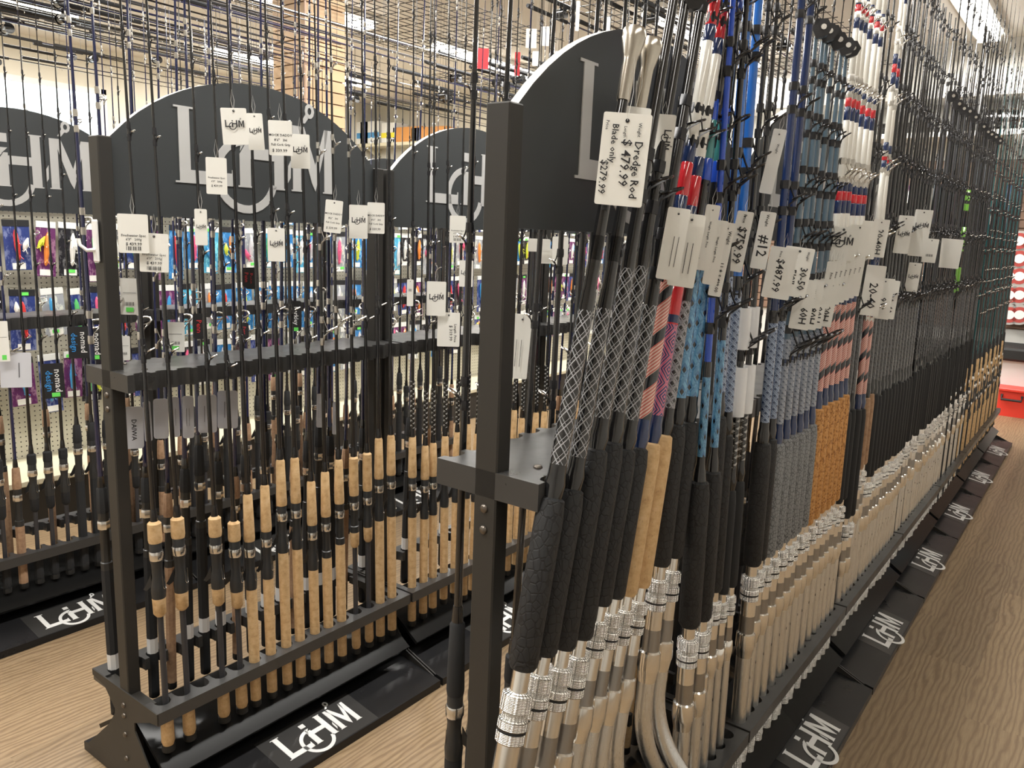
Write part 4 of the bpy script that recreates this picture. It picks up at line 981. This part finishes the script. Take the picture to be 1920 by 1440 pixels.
# ------------------------------------------------------------------ back wall fixtures
def shelf(name,x0,x1,z,label,mt,dep=.4,th=.05):
    r=empty(name,((x0+x1)/2,Y1,z)); h=(x1-x0)/2
    link('board',MB().cbox((-h,-dep,-th),(h,-.002,0),.004).mesh('board',mt),r)
    for xx in (-h+.1,0,h-.1): link('bracket',MB().prism([(0,-.002),(0,-.25),(-.03,-.002)] if False else [(-.002,-th),(-dep*.9,-th),(-.002,-th-.2)],lambda a,b,h_:(h_,a,b),xx-.008,xx+.008).mesh('bracket',mt),r)
    return tag(r,label,'shelf')
shelf('wall_shelf',-9.9,-5.2,2.80,'long cream wall shelf holding cartons on the back wall',cream)
shelf('wall_shelf',-9.9,-5.2,2.36,'lower cream wall shelf holding blue reels on the back wall',cream)
struct('trim_2',MB().box((-9.95,Y1-.02,0),(-5.0,Y1-.001,CEIL)).mesh('trim_2',wallw))
shelf('wall_shelf',-4.3,1.4,2.64,'white wall shelf holding big reels above the slatwall',fixture)
def box_item(name,x,z,w_,d,h,mt,band_,label,cat='carton'):
    r=empty(name,(x,Y1-.22,z)); link('carton_body',MB().cbox((-w_/2,-d/2,0),(w_/2,d/2,h),.003).mesh('carton_body',mt),r)
    if band_: link('printed_band',MB().box((-w_/2-.001,-d/2-.002,h*.25),(w_/2+.001,-d/2,h*.5)).mesh('printed_band',band_),r)
    tag(r,label,cat,'cartons on the back shelf'); return r
for i,(px,w_,h,mt_,bd,ds) in enumerate([(668,.2,.45,carton,None,'tall orange carton'),(688,.34,.34,cartonw,cartonb,'white carton with blue band'),(705,.42,.34,cartonw,cartonb,'wide white carton with blue band'),(740,.3,.3,cartonw,yellow,'white carton with yellow band'),(775,.6,.22,carton,None,'flat orange-brown carton'),(815,.7,.2,carton,None,'long flat brown carton')]):
    X_=ony(px,255,Y1-.22).x; box_item('carton',X_,2.80,w_,.28,h,mt_,bd,ds+' on the long cream wall shelf')
def reel_item(x,z,sc_,col,label,group):
    r=empty('fishing_reel',(x,Y1-.22,z)); 
    link('reel_body',cm(('rb',sc_,col.name),lambda:MB().tube([(-.05*sc_,0,.06*sc_),(.05*sc_,0,.06*sc_)],.045*sc_,14).mesh('reel_body',col,True)),r)
    for s_ in (-1,1): 
        p=link('side_plate',cm(('sp',sc_),lambda:MB().tube([(-.004*sc_,0,.06*sc_),(.004*sc_,0,.06*sc_)],.056*sc_,16).mesh('side_plate',chrome,True)),r); p.location.x=s_*.052*sc_
    link('handle',cm(('rh',sc_),lambda:MB().tube([(.056*sc_,0,.06*sc_),(.08*sc_,0,.06*sc_),(.085*sc_,-.03*sc_,.1*sc_),(.11*sc_,-.03*sc_,.1*sc_)],.007*sc_,6).mesh('handle',steel,True)),r)
    link('reel_foot',cm(('rf',sc_),lambda:MB().box((-.05*sc_,-.012*sc_,0),(.05*sc_,.012*sc_,.012*sc_)).mesh('reel_foot',steel)),r)
    tag(r,label,'fishing reel',group)
for i,px in enumerate([688,702,715,729,742,757,772,786,800]):
    reel_item(ony(px,280,Y1-.22).x,2.36,1.35,reelblue,f"blue trolling reel on the lower cream shelf, {ordn(i)} from the left",'blue reels on the lower cream shelf')
for i,px in enumerate([1600,1632,1665,1700,1740,1780,1820,1858,1890,1916]):
    reel_item(ony(px,230,Y1-.22).x,2.64,2.0 if px>1840 else 1.2,plasticgloss,f"black reel on the white shelf above the slatwall, {ordn(i)} from the left",'black reels on the white wall shelf')
# slatwall panel on back wall
sw=empty('slatwall_panel',(-1.45,Y1,0)); tag(sw,'brown slatwall panel covered in spools and packs on the back wall','slatwall')
link('panel_core',MB().box((-2.85,-.02,.75),(2.85,-.001,2.4)).mesh('panel_core',slatg),sw)
for k in range(20):
    s_=link('slat',cm('bslat',lambda:MB().box((-2.85,-.035,0),(2.85,-.02,.072)).mesh('slat',mat('brown_slat',(.2,.12,.08),.5))),sw); s_.location.z=.76+k*.082
i=0
for px in (1893,1912,1932):
    for py in (452,485,518,553,590):
        p=ony(px,py,Y1-.09); r=empty('line_spool',tuple(p))
        def sp_():
            mb=MB(); pr=[(.03,-.03),(.10,-.03),(.10,-.022),(.075,-.02),(.075,.02),(.10,.022),(.10,.03),(.03,.03)]
            n=18; vs=[];fs=[]
            for (rr,yy_) in pr:
                for q in range(n): a=2*PI*q/n; vs.append((rr*math.cos(a),yy_,rr*math.sin(a)))
            for j in range(len(pr)):
                j2=(j+1)%len(pr)
                for q in range(n): q2=(q+1)%n; fs.append((j*n+q,j*n+q2,j2*n+q2,j2*n+q))
            return mb.add(vs,fs).mesh('flange',spoolw,True)
        link('flange',cm('spool',sp_),r)
        link('wound_line',cm('spl',lambda:(lambda mb:mb.tube([(0,-.032,0),(0,-.031,0)],.078,18).add([],[]))(MB()).mesh('wound_line',pinkred)),r)
        link('hub_cap',cm('sph',lambda:MB().tube([(0,-.036,0),(0,-.033,0)],.045,16).mesh('hub_cap',white)),r)
        tag(r,f"white and red line spool on the slatwall, {ordn(i%5)} down in column {['one','two','three'][i//5]} from the left",'line spool','line spools on the slatwall'); i+=1
i=0
for zr in (2.15,1.85):
    x=-3.9
    while x<1.0:
        col=random.choice(['silver','purple','sky','navy']); lc=random.choice(list(luremats))
        pk=empty('hanging_pack',(x,Y1-.12,zr)); pk.rotation_euler=(0,0,-PI/2)
        link('pack_card',pack_mesh(col,.12,.24,.1),pk)
        lr=link('lure',cm(('lure',lc,.15),lambda:lure_mb(.15).mesh('lure',luremats[lc],True)),pk); lr.location=(.012,0,-.13); link('peg_hook',hookm,pk)
        tag(pk,f"{col} pack with {lc} piece on the back slatwall, {ordn(i)} counting along the rows",'tackle pack','packs on the back slatwall'); i+=1; x+=.3
# bin and bench
b=empty('storage_bin',(-.60,8.72,0)); tag(b,'red plastic bin with a black handle standing by the back wall','bin')
link('tub',MB().prism([(-.12,0),(.12,0),(.145,.23),(-.145,.23)],lambda a,b_,h:(a,h,b_),-.13,.13).mesh('tub',redp),b); link('lid',MB().cbox((-.155,-.15,.23),(.155,.15,.265),.01).mesh('lid',redp),b)
link('handle',MB().tube([(-.08,-.13,.2),(-.08,-.16,.16),(.08,-.16,.16),(.08,-.13,.2)],.012,6).mesh('handle',rubber),b)
b=empty('display_counter',(-.2,9.05,0)); tag(b,'black topped white counter against the back wall','counter')
link('cabinet',MB().cbox((-.75,-.25,0),(.75,.25,.5),.005).mesh('cabinet',cartonw),b); link('countertop',MB().cbox((-.8,-.32,.5),(.8,.3,.62),.02).mesh('countertop',rubber),b)
